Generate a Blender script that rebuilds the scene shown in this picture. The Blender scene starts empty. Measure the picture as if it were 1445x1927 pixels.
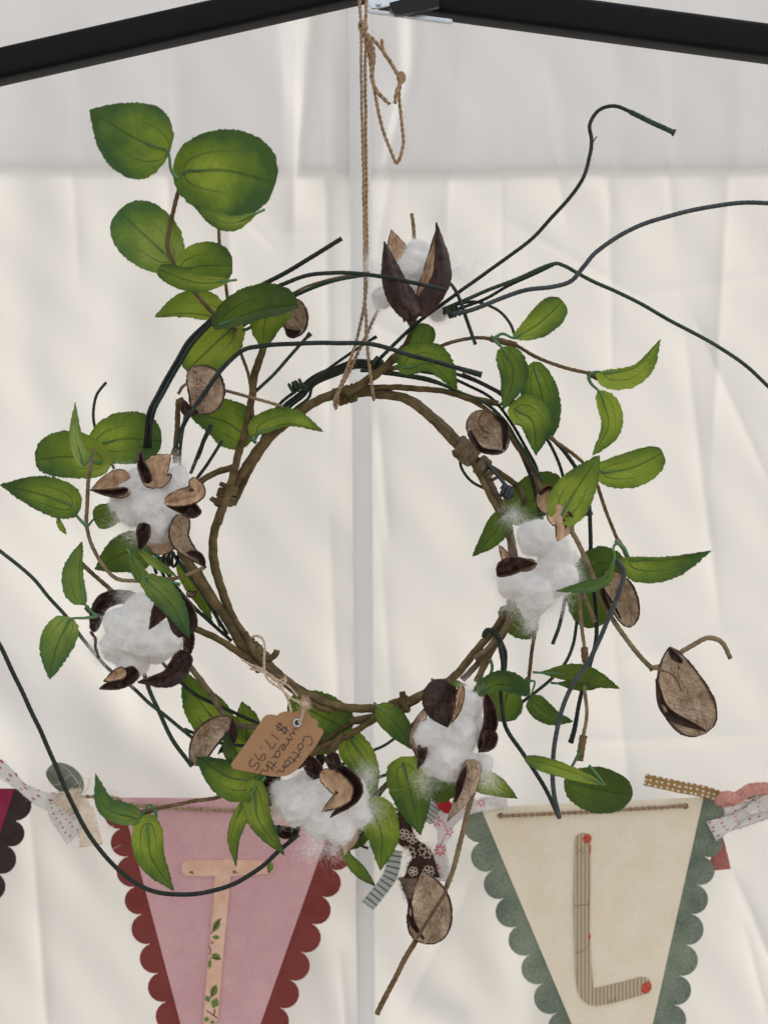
import bpy, math, random
import numpy as np
from mathutils import Vector, noise
from mathutils.geometry import tessellate_polygon
random.seed(7); rng = np.random.default_rng(7)
sc = bpy.context.scene; col = sc.collection
R = math.radians

# ---------------------------------------------------------------- camera, sky, sun, exposure
S = 3000.0; D = 0.8; Z0 = 1.9            # photograph pixels per metre at the wreath, viewing distance, eye height
cd = bpy.data.cameras.new('camera'); cam = bpy.data.objects.new('camera', cd); col.objects.link(cam)
cam.location = (0, -D, Z0); cam.rotation_euler = (R(90), 0, 0)
cd.sensor_fit = 'VERTICAL'; cd.sensor_height = 36; cd.lens = 36*D/(1927/S)
cd.clip_start = 0.01; cd.clip_end = 200
cd.dof.use_dof = True; cd.dof.focus_distance = D+0.005; cd.dof.aperture_fstop = 9
sc.camera = cam
SUN_EL, SUN_AZ = 40, 57                  # the sun stands behind the tent wall, a little to the right
w = bpy.data.worlds.new("World"); sc.world = w; w.use_nodes = True
nt = w.node_tree; bg = nt.nodes['Background']
sky = nt.nodes.new('ShaderNodeTexSky'); sky.sky_type = 'NISHITA'; sky.sun_disc = False
sky.sun_elevation = R(SUN_EL); sky.sun_rotation = R(SUN_AZ); sky.dust_density = 4; sky.air_density = 1.0
hs = nt.nodes.new('ShaderNodeHueSaturation'); hs.inputs['Saturation'].default_value = 0.12
nt.links.new(sky.outputs[0], hs.inputs['Color']); nt.links.new(hs.outputs[0], bg.inputs[0])
bg.inputs[1].default_value = 0.15
sd = bpy.data.lights.new('sun', 'SUN'); sd.energy = 1.5; sd.angle = R(12.0); sd.color = (1, 0.94, 0.86)
so = bpy.data.objects.new('sun', sd); col.objects.link(so)
az, el = R(SUN_AZ), R(SUN_EL)
sv = Vector((math.sin(az)*math.cos(el), math.cos(az)*math.cos(el), math.sin(el)))
so.rotation_euler = sv.to_track_quat('Z', 'Y').to_euler(); so.location = (1, 3, 5)
sc.view_settings.view_transform = 'Standard'; sc.view_settings.look = 'None'
sc.view_settings.gamma = 1; sc.view_settings.use_curve_mapping = False
sc.view_settings.exposure = 1.42

# ---------------------------------------------------------------- helpers
def P(x, y, d=0.0):
    k = (D+d)/D/S
    return Vector(((x-722.5)*k, d, Z0+(963.5-y)*k))
def empty(name, p):
    o = bpy.data.objects.new(name, None); col.objects.link(o); o.location = p; o.empty_display_size = .02; return o
def tag(o, label, cat, group=None):
    o['label'] = label; o['category'] = cat
    if group: o['group'] = group
    return o
class MB:
    def __init__(s): s.v=[]; s.f=[]; s.m=[]; s.uv=[]
    def add(s, vs, fs, uvs=None, m=0):
        b=len(s.v); s.v.extend(vs)
        s.uv.extend(uvs if uvs is not None else [(0,0)]*len(vs))
        for f in fs: s.f.append([i+b for i in f]); s.m.append(m)
    def build(s, name, mats, parent=None, smooth=True):
        me=bpy.data.meshes.new(name)
        loc = parent_world(parent)
        me.from_pydata([tuple(Vector(v)-loc) for v in s.v],[],s.f)
        ul=me.uv_layers.new(name='UVMap')
        li=np.empty(len(me.loops),dtype=np.int32); me.loops.foreach_get('vertex_index',li)
        ul.data.foreach_set('uv', np.array(s.uv,dtype=np.float32)[li].ravel())
        for m in (mats if isinstance(mats,(list,tuple)) else [mats]): me.materials.append(m)
        me.polygons.foreach_set('material_index', np.array(s.m,dtype=np.int32))
        if smooth: me.polygons.foreach_set('use_smooth', np.ones(len(s.f),dtype=bool))
        o=bpy.data.objects.new(name,me); col.objects.link(o)
        if parent: o.parent=parent
        return o
def np_mesh(name,V,F,mt,parent,smooth=False):
    me=bpy.data.meshes.new(name); me.vertices.add(len(V)); V=V-np.array(parent_world(parent))
    me.vertices.foreach_set('co',V.ravel()); me.loops.add(F.size); me.loops.foreach_set('vertex_index',F.ravel().astype(np.int32))
    me.polygons.add(len(F)); me.polygons.foreach_set('loop_start',np.arange(0,F.size,4,dtype=np.int32)); me.update(calc_edges=True)
    me.materials.append(mt); o=bpy.data.objects.new(name,me); col.objects.link(o); o.parent=parent; return o
def parent_world(p):
    v=Vector((0,0,0))
    while p: v+=p.location; p=p.parent
    return v
def crom(pts, n):
    """Catmull-Rom through 3D points, n samples evenly by length."""
    p=[Vector(a) for a in pts]
    if len(p)==2: return [p[0].lerp(p[1], i/(n-1)) for i in range(n)]
    p=[p[0]*2-p[1]]+p+[p[-1]*2-p[-2]]
    out=[]
    for i in range(1,len(p)-2):
        for k in range(12):
            t=k/12; a,b,c,d=p[i-1],p[i],p[i+1],p[i+2]
            out.append(.5*((2*b)+(c-a)*t+(2*a-5*b+4*c-d)*t*t+(3*b-a-3*c+d)*t**3))
    out.append(p[-2])
    L=[0]
    for i in range(1,len(out)): L.append(L[-1]+(out[i]-out[i-1]).length)
    res=[]; j=0
    for i in range(n):
        s=L[-1]*i/(n-1)
        while j<len(L)-2 and L[j+1]<s: j+=1
        q=(s-L[j])/max(L[j+1]-L[j],1e-9); res.append(out[j].lerp(out[j+1],min(max(q,0),1)))
    return res
def frames(c):
    n=len(c); T=[]
    for i in range(n):
        t=(c[min(i+1,n-1)]-c[max(i-1,0)]); T.append(t.normalized() if t.length>1e-9 else Vector((1,0,0)))
    a=Vector((0,-1,0)); N=[]; 
    u=(a-T[0]*a.dot(T[0]))
    if u.length<1e-3: u=Vector((1,0,0))-T[0]*T[0].x
    u.normalize()
    for i in range(n):
        u=(u-T[i]*u.dot(T[i])).normalized(); N.append(u)
    return T,N
def tube(mb, c, r, seg=8, m=0, wrap=0, wpitch=.006, tw=0, cap=True):
    """tube along centres c; r number or function of t; wrap = relief of a spiral paper wrap; tw = ply ridges"""
    T,N=frames(c); n=len(c); vs=[]; uv=[]; L=0
    for i in range(n):
        if i: L+=(c[i]-c[i-1]).length
        rr=r(i/(n-1)) if callable(r) else r
        B=T[i].cross(N[i])
        for k in range(seg):
            a=2*math.pi*k/seg; q=rr
            if wrap: 
                ph=(L/wpitch+k/seg)%1; q*=1+wrap*(ph-.5)
            if tw: q*=1+tw*math.cos(2*a-L/wpitch*6.283)
            vs.append(c[i]+(N[i]*math.cos(a)+B*math.sin(a))*q); uv.append((k/seg, L*100))
    fs=[(i*seg+k, i*seg+(k+1)%seg, (i+1)*seg+(k+1)%seg, (i+1)*seg+k) for i in range(n-1) for k in range(seg)]
    if cap: fs+= [tuple(range(seg-1,-1,-1)), tuple(range((n-1)*seg,n*seg))]
    mb.add(vs,fs,uv,m)
def path(pts, d=0, step=3.0):
    """photo-pixel points (x, y[, depth]) -> evenly sampled world curve"""
    p=[P(a[0],a[1], a[2] if len(a)>2 else d) for a in pts]
    L=sum((p[i+1]-p[i]).length for i in range(len(p)-1))
    return crom(p, max(4,int(L*S/step)))
def wob(c, amp, sc_=60, seed=0):
    o=Vector((seed*3.1,seed*1.7,0))
    return [p+noise.noise_vector(p*sc_+o)*amp for p in c]
def ply(mb, c, r, pitch=.0032, seg=6, m=0, plies=2):
    """laid twine: plies wound round each other"""
    n=max(4,int(sum((c[i+1]-c[i]).length for i in range(len(c)-1))/pitch*9)); c=crom(c,n) if len(c)<n else c
    T,N=frames(c)
    for q in range(plies):
        L=0; cc=[]
        for i in range(len(c)):
            if i: L+=(c[i]-c[i-1]).length
            a=L/pitch*2*math.pi/2*1.0+q*2*math.pi/plies; B=T[i].cross(N[i])
            cc.append(c[i]+(N[i]*math.cos(a)+B*math.sin(a))*r*.52)
        tube(mb,cc,r*.6,seg,m)
def hairs(mb, c, n, ln, wd=.00006, m=0, spread=1.0):
    for _ in range(n):
        p=c[random.randrange(len(c))].copy(); dr=Vector([random.gauss(0,1) for _ in range(3)]).normalized()*spread
        pts=[p]; 
        for k in range(4):
            dr=(dr+Vector([random.gauss(0,.4) for _ in range(3)])).normalized(); p=p+dr*ln*random.uniform(.5,1)/4; pts.append(p)
        ribbon(mb,pts,wd,m)
def ribbon(mb, pts, wd, m=0):
    vs=[]; n=len(pts)
    for i,p in enumerate(pts):
        t=(pts[min(i+1,n-1)]-pts[max(i-1,0)]); s=t.cross(Vector((0,-1,0.01)))
        s=s.normalized() if s.length>1e-9 else Vector((1,0,0)); ww=wd*(1-.8*i/(n-1)) 
        vs+= [p-s*ww, p+s*ww]
    mb.add(vs,[(2*i,2*i+1,2*i+3,2*i+2) for i in range(n-1)],None,m)
PROF={'o':lambda t:(t**.48)*(1-t)**.95,'r':lambda t:(t*(1-t))**.42,'l':lambda t:math.sin(math.pi*t)**1.0,
      'b':lambda t:(t**.37)*(1-t)**1.0,'p':lambda t:(t*(1-t))**.5,'t':lambda t:(t**.8)*(1-t)**.42,
      's':lambda t:1.0,'q':lambda t:(t**.72)*(1-t)**.42,'f':lambda t:.55+.45*t,'k':lambda t:.35+.65*abs(2*t-1)}
def prof(k,t):
    f=PROF[k]; mx=max(f(i/50) for i in range(51)); t=min(max(t,0),1)
    return max(f(t)/mx,0.0)
def sheet(mb, mid, wl, wr, pf='o', d=0, nv=36, nu=12, dl=0, dr=0, cup=0, teeth=0, ruff=.6, heart=0, rs=40, m=0, arch=0, seed=None, rag=0, vein=0, drn=2.0, wrk=0):
    """a bent blade round a midrib given in photo pixels: wl/wr half widths either side (px), dl/dr/cup edge lift towards the camera (px)"""
    seed=random.random()*50 if seed is None else seed
    pts=[Vector((a[0],a[1],a[2] if len(a)>2 else 0)) for a in mid]
    c=crom(pts,nv+1); L=sum((c[i+1]-c[i]).length for i in range(nv))
    vs=[];uv=[]
    for i in range(nv+1):
        t=i/nv; T=(c[min(i+1,nv)]-c[max(i-1,0)]); T.z=0; T.normalize(); n=Vector((-T.y,T.x,0))
        w_=prof(pf,t)
        for j in range(nu+1):
            u=-1+2*j/nu; W=(wr if u>0 else wl)*w_; au=abs(u)
            q=c[i]+n*u*W
            if heart: q-=T*au**2*heart*L*(1-t)**3
            if au==1 and teeth and 0<i<nv:
                q+=n*u*teeth*random.uniform(-.9,.8); q+=T*teeth*random.uniform(-.6,1.1)
            if au==1 and rag: q+=n*u*random.uniform(-rag,rag)
            dep=c[i].z - cup*au**drn*w_ - (dr if u>0 else dl)*au*w_ - arch*math.sin(math.pi*t)
            if vein: dep+= vein*(math.exp(-(u/.07)**2)+.7*math.exp(-((au-.48)/.07)**2)*(1-t))
            dep+= ruff*noise.noise(Vector((q.x/rs,q.y/rs,seed)))*3*(.3+au)
            if wrk: dep+=wrk*(abs(noise.noise(Vector((q.x/6+q.y/22,q.y/9-q.x/26,seed))))*2.2+.9*noise.noise(Vector((q.x/3.2,q.y/4.2,seed)))-.8)*(1-.5*au)
            vs.append(P(q.x,q.y,d+dep/S)); uv.append(((u+1)/2,t))
    fs=[(i*(nu+1)+j,i*(nu+1)+j+1,(i+1)*(nu+1)+j+1,(i+1)*(nu+1)+j) for i in range(nv) for j in range(nu)]
    mb.add(vs,fs,uv,m)
def solid(o, th, off=-1, mo=0, rim=0):
    md=o.modifiers.new('thickness','SOLIDIFY'); md.thickness=th; md.offset=off; md.material_offset=mo; md.material_offset_rim=rim
    return o
def slab(mb, poly, d, th, m=0, mside=None):
    """flat card of an outline in photo pixels, with real thickness"""
    n=len(poly); f=[P(x,y,d) for x,y in poly]; b=[p+Vector((0,th,0)) for p in f]
    uv=[(x/100,y/100) for x,y in poly]
    tri=tessellate_polygon([[Vector((x,-y,0)) for x,y in poly]])
    mb.add(f,tri,uv,m); mb.add(b,[t_[::-1] for t_ in tri],uv,m)
    mb.add(f+b,[(i,(i+1)%n,(i+1)%n+n,i+n) for i in range(n)],uv+uv,m if mside is None else mside)
def disc(x,y,r,n=14,sx=1,sy=1,rot=0):
    o=[]
    for k in range(n):
        a=2*math.pi*k/n; ux,uy=math.cos(a)*r*sx,math.sin(a)*r*sy
        o.append((x+ux*math.cos(rot)-uy*math.sin(rot),y+ux*math.sin(rot)+uy*math.cos(rot)))
    return o

# ---------------------------------------------------------------- materials
def nmat(name):
    m=bpy.data.materials.new(name); m.use_nodes=True; t=m.node_tree; b=t.nodes['Principled BSDF']; return m,t,b,t.nodes.new,t.links.new
def ramp(t,src,stops,interp='LINEAR'):
    r=t.nodes.new('ShaderNodeValToRGB'); r.color_ramp.interpolation=interp
    e=r.color_ramp.elements
    while len(e)<len(stops): e.new(.5)
    for i,(p,c) in enumerate(stops): e[i].position=p; e[i].color=(*c,1) if len(c)==3 else c
    t.links.new(src,r.inputs[0]); return r.outputs[0]
def mth(t,op,a,b=None,c=None):
    n=t.nodes.new('ShaderNodeMath'); n.operation=op
    for i,v in enumerate((a,b,c)):
        if v is None: continue
        if isinstance(v,(int,float)): n.inputs[i].default_value=v
        else: t.links.new(v,n.inputs[i])
    return n.outputs[0]
def mixc(t,f,a,b,mode='MIX'):
    n=t.nodes.new('ShaderNodeMix'); n.data_type='RGBA'; n.blend_type=mode
    for s,v in ((n.inputs[0],f),(n.inputs[6],a),(n.inputs[7],b)):
        if isinstance(v,(int,float)): s.default_value=v
        elif isinstance(v,tuple): s.default_value=(*v,1)
        else: t.links.new(v,s)
    return n.outputs[2]
def coords(t,kind='Object',scale=(1,1,1),rot=(0,0,0)):
    c=t.nodes.new('ShaderNodeTexCoord'); mp=t.nodes.new('ShaderNodeMapping'); t.links.new(c.outputs[kind],mp.inputs[0])
    mp.inputs['Scale'].default_value=scale; mp.inputs['Rotation'].default_value=rot; return mp.outputs[0]
def noi(t,vec,scale,detail=5,rough=.6):
    n=t.nodes.new('ShaderNodeTexNoise'); n.inputs['Scale'].default_value=scale; n.inputs['Detail'].default_value=detail
    n.inputs['Roughness'].default_value=rough; t.links.new(vec,n.inputs['Vector']); return n.outputs['Fac']
def bump(t,b,h,strength,dist):
    n=t.nodes.new('ShaderNodeBump'); n.inputs['Strength'].default_value=strength; n.inputs['Distance'].default_value=dist
    t.links.new(h,n.inputs['Height']); t.links.new(n.outputs[0],b.inputs['Normal']); return n.outputs[0]
def translucent(m,t,b,colsrc,fac,nrm=None):
    tr=t.nodes.new('ShaderNodeBsdfTranslucent'); mx=t.nodes.new('ShaderNodeMixShader'); mx.inputs[0].default_value=fac
    if isinstance(colsrc,tuple): tr.inputs[0].default_value=(*colsrc,1)
    else: t.links.new(colsrc,tr.inputs[0])
    if nrm is not None: t.links.new(nrm,tr.inputs['Normal'])
    out=t.nodes['Material Output']; t.links.new(b.outputs[0],mx.inputs[1]); t.links.new(tr.outputs[0],mx.inputs[2]); t.links.new(mx.outputs[0],out.inputs[0])
def plain(name,c1,c2=None,scale=200,rough=.75,bs=.4,bd=.0004,bscale=None,trans=0,spec=.3,kind='Object',stretch=(1,1,1),lo=.35,hi=.65,metal=0,rand=0):
    m,t,b,N,Lk=nmat(name)
    v=coords(t,kind,stretch); f=noi(t,v,scale)
    c=ramp(t,f,[(lo,c1),(hi,c2 or c1)])
    if rand:
        oi=N('ShaderNodeObjectInfo'); h=N('ShaderNodeHueSaturation'); Lk(c,h.inputs['Color'])
        Lk(mth(t,'ADD',mth(t,'MULTIPLY',oi.outputs['Random'],rand),1-rand/2),h.inputs['Value']); c=h.outputs[0]
    Lk(c,b.inputs['Base Color']); b.inputs['Roughness'].default_value=rough; b.inputs['Metallic'].default_value=metal
    b.inputs['Specular IOR Level'].default_value=spec
    nr=None
    if bs: nr=bump(t,b,noi(t,v,bscale or scale*2),bs,bd)
    if trans: translucent(m,t,b,c,trans,nr)
    return m
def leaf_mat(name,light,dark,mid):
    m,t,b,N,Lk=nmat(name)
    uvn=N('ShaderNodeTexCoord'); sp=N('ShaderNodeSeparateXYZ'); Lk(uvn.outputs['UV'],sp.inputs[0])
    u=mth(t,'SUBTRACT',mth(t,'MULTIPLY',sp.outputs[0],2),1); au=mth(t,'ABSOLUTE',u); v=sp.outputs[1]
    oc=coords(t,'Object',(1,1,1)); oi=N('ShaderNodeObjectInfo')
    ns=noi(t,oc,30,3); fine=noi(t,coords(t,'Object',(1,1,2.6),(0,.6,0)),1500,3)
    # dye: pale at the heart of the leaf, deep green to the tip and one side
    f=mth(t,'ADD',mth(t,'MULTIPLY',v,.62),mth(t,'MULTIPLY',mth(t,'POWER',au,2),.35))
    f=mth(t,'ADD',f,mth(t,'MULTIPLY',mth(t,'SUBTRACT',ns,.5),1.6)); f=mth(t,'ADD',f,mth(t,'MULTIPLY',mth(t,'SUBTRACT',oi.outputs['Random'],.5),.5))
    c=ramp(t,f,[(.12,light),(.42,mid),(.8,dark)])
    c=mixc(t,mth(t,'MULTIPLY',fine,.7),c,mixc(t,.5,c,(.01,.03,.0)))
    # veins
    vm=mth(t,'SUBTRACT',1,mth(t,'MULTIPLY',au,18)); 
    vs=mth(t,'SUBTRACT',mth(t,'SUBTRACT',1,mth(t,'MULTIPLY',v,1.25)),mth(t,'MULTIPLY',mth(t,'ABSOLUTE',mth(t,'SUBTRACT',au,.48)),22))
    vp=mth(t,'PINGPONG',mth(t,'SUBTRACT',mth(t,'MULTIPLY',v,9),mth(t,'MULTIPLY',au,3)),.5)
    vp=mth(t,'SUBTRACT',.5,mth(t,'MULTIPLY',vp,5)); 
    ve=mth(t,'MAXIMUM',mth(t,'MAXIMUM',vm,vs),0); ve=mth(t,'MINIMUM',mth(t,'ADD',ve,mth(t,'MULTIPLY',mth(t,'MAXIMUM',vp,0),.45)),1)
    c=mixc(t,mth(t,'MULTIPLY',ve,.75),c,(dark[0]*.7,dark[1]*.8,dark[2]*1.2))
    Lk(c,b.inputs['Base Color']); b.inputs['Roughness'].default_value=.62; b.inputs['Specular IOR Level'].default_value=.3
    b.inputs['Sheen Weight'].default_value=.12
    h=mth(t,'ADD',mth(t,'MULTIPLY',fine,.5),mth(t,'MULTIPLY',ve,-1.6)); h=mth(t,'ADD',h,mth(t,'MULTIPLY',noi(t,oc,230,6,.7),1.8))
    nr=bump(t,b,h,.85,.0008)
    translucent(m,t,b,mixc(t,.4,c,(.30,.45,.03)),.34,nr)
    return m
MLEAF=leaf_mat('leaf_cloth',(.30,.39,.045),(.012,.06,.024),(.13,.215,.022))
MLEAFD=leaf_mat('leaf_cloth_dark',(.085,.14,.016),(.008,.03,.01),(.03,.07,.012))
MLEAFP=leaf_mat('leaf_cloth_pale',(.30,.40,.09),(.035,.12,.05),(.16,.26,.05))
MSTALK=plain('leafstalk_plastic',(.04,.12,.045),(.075,.17,.07),scale=90,rough=.5,bs=.1,rand=.4)
MVINE=plain('paper_wrapped_vine',(.055,.038,.014),(.15,.105,.043),scale=110,rough=.8,bs=.9,bd=.0006,bscale=320,stretch=(1,1,1))
MVINEG=plain('paper_wrapped_vine_pale',(.085,.062,.036),(.19,.145,.09),scale=140,rough=.85,bs=.9,bd=.0006,bscale=350)
MTWIG=plain('brown_twig',(.075,.045,.02),(.16,.1,.045),scale=160,rough=.75,bs=.6,bscale=500,rand=.3)
MTWIGT=plain('tan_twig',(.13,.095,.05),(.24,.18,.1),scale=160,rough=.8,bs=.6,bscale=500)
MWIRE=plain('dark_green_wire',(.004,.008,.007),(.012,.022,.016),scale=130,rough=.55,bs=.5,bd=.0003,bscale=700,rand=.5)
MWIREG=plain('green_wire',(.012,.028,.014),(.028,.052,.026),scale=130,rough=.6,bs=.5,bd=.0003,bscale=700,rand=.4)
MWIREB=plain('blue_grey_wire',(.022,.03,.036),(.05,.062,.07),scale=130,rough=.55,bs=.5,bd=.0003,bscale=700)
MJUTE=plain('jute',(.2,.13,.075),(.42,.3,.19),scale=500,rough=.9,bs=.8,bd=.0003,bscale=2200,spec=.1)
MJUTEP=plain('pale_string',(.4,.3,.21),(.6,.48,.36),scale=500,rough=.9,bs=.5,bd=.0002,bscale=2000,spec=.1)
MFUZZ=plain('jute_fuzz',(.42,.3,.19),None,rough=.9,bs=0,trans=.3)
MCOT=plain('cotton_wool',(.78,.765,.76),(.9,.89,.885),scale=130,rough=1,bs=1,bd=.0012,bscale=420,trans=.3,spec=.05)
MFIB=plain('cotton_fibre',(.93,.925,.92),None,rough=1,bs=0,trans=.45,spec=.05)
MHIN=plain('bract_inside',(.24,.14,.08),(.56,.39,.25),scale=130,rough=.7,bs=.8,bd=.0007,bscale=260,stretch=(1.6,1.6,.5),lo=.3,hi=.7)
MHOUT=plain('bract_outside',(.012,.006,.005),(.06,.026,.018),scale=180,rough=.42,bs=.8,bd=.0006,bscale=300,stretch=(1.6,1.6,.5),spec=.25,lo=.4,hi=.72)
MHRIM=plain('bract_rim',(.03,.014,.01),(.1,.05,.03),scale=300,rough=.6,bs=.3)
def pod_mat():
    m,t,b,N,Lk=nmat('pod_skin')
    v=coords(t,'UV',(2.2,1.6,1),(0,0,.5)); wn=N('ShaderNodeTexNoise'); wn.inputs['Scale'].default_value=3.5; wn.inputs['Detail'].default_value=9; wn.inputs['Roughness'].default_value=.75; wn.inputs['Distortion'].default_value=1.6; Lk(v,wn.inputs['Vector']); wv=wn.outputs['Fac']; v2=coords(t,'Object',(1,1,1)); n2=noi(t,v2,75,6,.65)
    c=ramp(t,n2,[(.3,(.33,.21,.13)),(.5,(.58,.43,.30)),(.7,(.72,.58,.44))])
    dk=ramp(t,wv,[(.36,(.5,.42,.36)),(.47,(1,1,1))])
    c=mixc(t,.65,c,dk,'MULTIPLY')
    ww=N('ShaderNodeTexWave'); ww.bands_direction='Y'; ww.inputs['Scale'].default_value=7; ww.inputs['Distortion'].default_value=5.5; ww.inputs['Detail'].default_value=3; ww.inputs['Detail Scale'].default_value=1.6
    Lk(coords(t,'UV',(1,1,1),(0,0,.45)),ww.inputs[0]); c=mixc(t,.3,c,ramp(t,ww.outputs['Fac'],[(.0,(.62,.55,.5)),(.45,(1,1,1))]),'MULTIPLY'); wv=mth(t,'ADD',wv,mth(t,'MULTIPLY',ww.outputs['Fac'],.2))  # wave bands paint wrinkle shade into the skin colour, since the relief shades weakly
    tc=N('ShaderNodeTexCoord'); sp=N('ShaderNodeSeparateXYZ'); Lk(tc.outputs['UV'],sp.inputs[0])
    au=mth(t,'ABSOLUTE',mth(t,'SUBTRACT',mth(t,'MULTIPLY',sp.outputs[0],2),1))
    c=mixc(t,ramp(t,au,[(.88,(0,0,0)),(.97,(1,1,1))]),c,(.06,.03,.02))
    Lk(c,b.inputs['Base Color']); b.inputs['Roughness'].default_value=.75
    h=mth(t,'ADD',wv,mth(t,'MULTIPLY',noi(t,v2,420,4),.4)); bump(t,b,h,1,.002)
    return m
MPOD=pod_mat()
def wall_mat(name,c,tr,weave=.15,tc_=None):
    m,t,b,N,Lk=nmat(name)
    oc=coords(t,'Object'); n1=noi(t,coords(t,'Object',(1,1,.25)),3.5,4)
    cc=ramp(t,n1,[(.3,tuple(x*.965 for x in c)),(.7,c)])
    Lk(cc,b.inputs['Base Color']); b.inputs['Roughness'].default_value=.5; b.inputs['Specular IOR Level'].default_value=.3
    h=mth(t,'ADD',mth(t,'MULTIPLY',noi(t,coords(t,'Object',(4,1,.6)),420,2),.5),mth(t,'MULTIPLY',noi(t,coords(t,'Object',(.6,1,4)),420,2),.5))
    nr=bump(t,b,h,weave,.0004)
    translucent(m,t,b,tc_ or cc,tr,nr); return m
MWALL=wall_mat('tent_cloth',(.51,.503,.492),.215,tc_=(.82,.785,.725))
MVAL=wall_mat('valance_cloth',(.80,.82,.90),.75)
MSEAM=wall_mat('seam_cloth',(.77,.765,.76),.22,tc_=(.9,.93,1))
MSTITCH=plain('stitch_thread',(.6,.6,.62),None,rough=.8,bs=0)
MBLACK=plain('black_powder_coat',(.0014,.0016,.0022),(.0028,.003,.004),scale=60,rough=.5,bs=.25,bd=.0001,bscale=3500,spec=.14)
MBLK2=plain('black_plastic',(.004,.004,.005),None,rough=.3,bs=0,spec=.25)
MGALV=plain('galvanised_steel',(.42,.46,.5),(.6,.64,.68),scale=60,rough=.35,bs=.05,metal=.85)
MKRAFT=plain('kraft_card',(.30,.165,.085),(.36,.205,.11),scale=900,rough=.85,bs=.25,bd=.0001,bscale=2500)
MINK=plain('dark_ink',(.02,.018,.035),None,rough=.5,bs=0)
def card(name,c1,c2,sx=900,sy=900,bs=.5,kind=0):
    m,t,b,N,Lk=nmat(name)
    n1=noi(t,coords(t,'Object',(1,1,1)),30,6); n0=noi(t,coords(t,'Object',(1,1,1)),500,3)
    c=ramp(t,mth(t,'ADD',mth(t,'MULTIPLY',n1,.6),mth(t,'MULTIPLY',n0,.4)),[(.38,c1),(.62,c2)])
    a=noi(t,coords(t,'Object',(4,1,.5)),sx,2); d_=noi(t,coords(t,'Object',(.5,1,4)),sy,2)
    w1=N('ShaderNodeTexWave'); w1.bands_direction='X'; w1.inputs['Scale'].default_value=250; w1.inputs['Distortion'].default_value=1.5; Lk(coords(t,'Object'),w1.inputs[0])
    w2=N('ShaderNodeTexWave'); w2.bands_direction='Z'; w2.inputs['Scale'].default_value=250; w2.inputs['Distortion'].default_value=1.5; Lk(coords(t,'Object'),w2.inputs[0])
    h=mth(t,'ADD',a,d_)
    if kind: h=mth(t,'ADD',mth(t,'MULTIPLY',h,.5),mth(t,'ADD',w1.outputs['Fac'],w2.outputs['Fac']))
    if kind: c=mixc(t,mth(t,'MULTIPLY',mth(t,'SUBTRACT',1,mth(t,'MULTIPLY',h,.55)),.35),c,tuple(x*.6 for x in c1))
    Lk(c,b.inputs['Base Color']); b.inputs['Roughness'].default_value=.85; b.inputs['Specular IOR Level'].default_value=.15
    bump(t,b,h,bs,.0003); return m
MPINK=card('pink_embossed_card',(.56,.32,.345),(.64,.39,.41),kind=1,bs=.6,sx=300,sy=300)
MMAR=card('maroon_card',(.165,.035,.03),(.21,.05,.045),bs=.2)
MCREAM=card('cream_card',(.69,.61,.475),(.75,.68,.55),sx=160,sy=260,bs=.28)
MGREEN=card('grey_green_card',(.10,.13,.10),(.23,.265,.205),sx=400,sy=400,bs=.3)
MMAG=card('magenta_card',(.22,.02,.055),(.28,.035,.08),kind=1,bs=.6)
MBRN=card('dark_brown_card',(.03,.02,.02),(.06,.04,.038),bs=.2)
MPEACH=plain('peach_chipboard',(.60,.36,.26),(.68,.46,.36),scale=90,rough=.8,bs=.2,bscale=1500)
MPRG=plain('print_green',(.07,.13,.03),(.17,.25,.07),scale=900,rough=.8,bs=0)
MPRD=plain('print_dark',(.05,.02,.015),(.1,.04,.03),scale=400,rough=.8,bs=0)
MPRR=plain('print_red',(.36,.03,.02),(.5,.12,.08),scale=500,rough=.7,bs=0)
def stripe_mat():
    m,t,b,N,Lk=nmat('striped_chipboard')
    v=coords(t,'Object'); wv=N('ShaderNodeTexWave'); wv.bands_direction='X'; wv.inputs['Scale'].default_value=108; wv.inputs['Distortion'].default_value=.8; wv.inputs['Detail'].default_value=2
    Lk(v,wv.inputs[0]); c=ramp(t,wv.outputs['Fac'],[(.2,(.24,.18,.13)),(.6,(.5,.42,.3))])
    n=noi(t,v,90,5); c=mixc(t,n,c,mixc(t,.4,c,(.35,.3,.15))); Lk(c,b.inputs['Base Color']); b.inputs['Roughness'].default_value=.85
    return m
MSTR=stripe_mat()
def dots(name,base,dot,sx,sy,r,rnd=.35,trans=.25,extra=None):
    m,t,b,N,Lk=nmat(name)
    v=coords(t,'UV',(sx,sy,1)); vo=N('ShaderNodeTexVoronoi'); vo.voronoi_dimensions='2D'; vo.inputs['Scale'].default_value=1; vo.inputs['Randomness'].default_value=rnd; Lk(v,vo.inputs['Vector'])
    f=ramp(t,vo.outputs['Distance'],[(r-.03,(1,1,1)),(r,(0,0,0))])
    n=noi(t,coords(t,'Object'),900,3); bc=ramp(t,n,[(.35,tuple(x*.82 for x in base)),(.65,base)])
    c=mixc(t,f,bc,dot); Lk(c,b.inputs['Base Color']); b.inputs['Roughness'].default_value=.85
    nr=bump(t,b,noi(t,coords(t,'Object'),1600,3),.4,.0002); translucent(m,t,b,c,trans,nr); return m
MPOLKA=dots('white_cloth_red_dots',(.8,.78,.76),(.42,.015,.04),3,8,.17)
MPOLKA2=dots('white_cloth_pink_dots',(.8,.78,.76),(.5,.03,.08),4,6,.15)
MGOLD=dots('gold_ribbon_white_dots',(.36,.22,.075),(.78,.74,.68),2.6,14,.24,.25,.1)
MPINKR=plain('pink_metallic_ribbon',(.45,.16,.17),(.7,.38,.3),scale=900,rough=.45,bs=.6,bscale=1500,trans=.15)
MPINKT=plain('pink_ribbon_tail',(.34,.1,.09),(.47,.17,.15),scale=900,rough=.6,bs=.6,bscale=1500,trans=.15)
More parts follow.
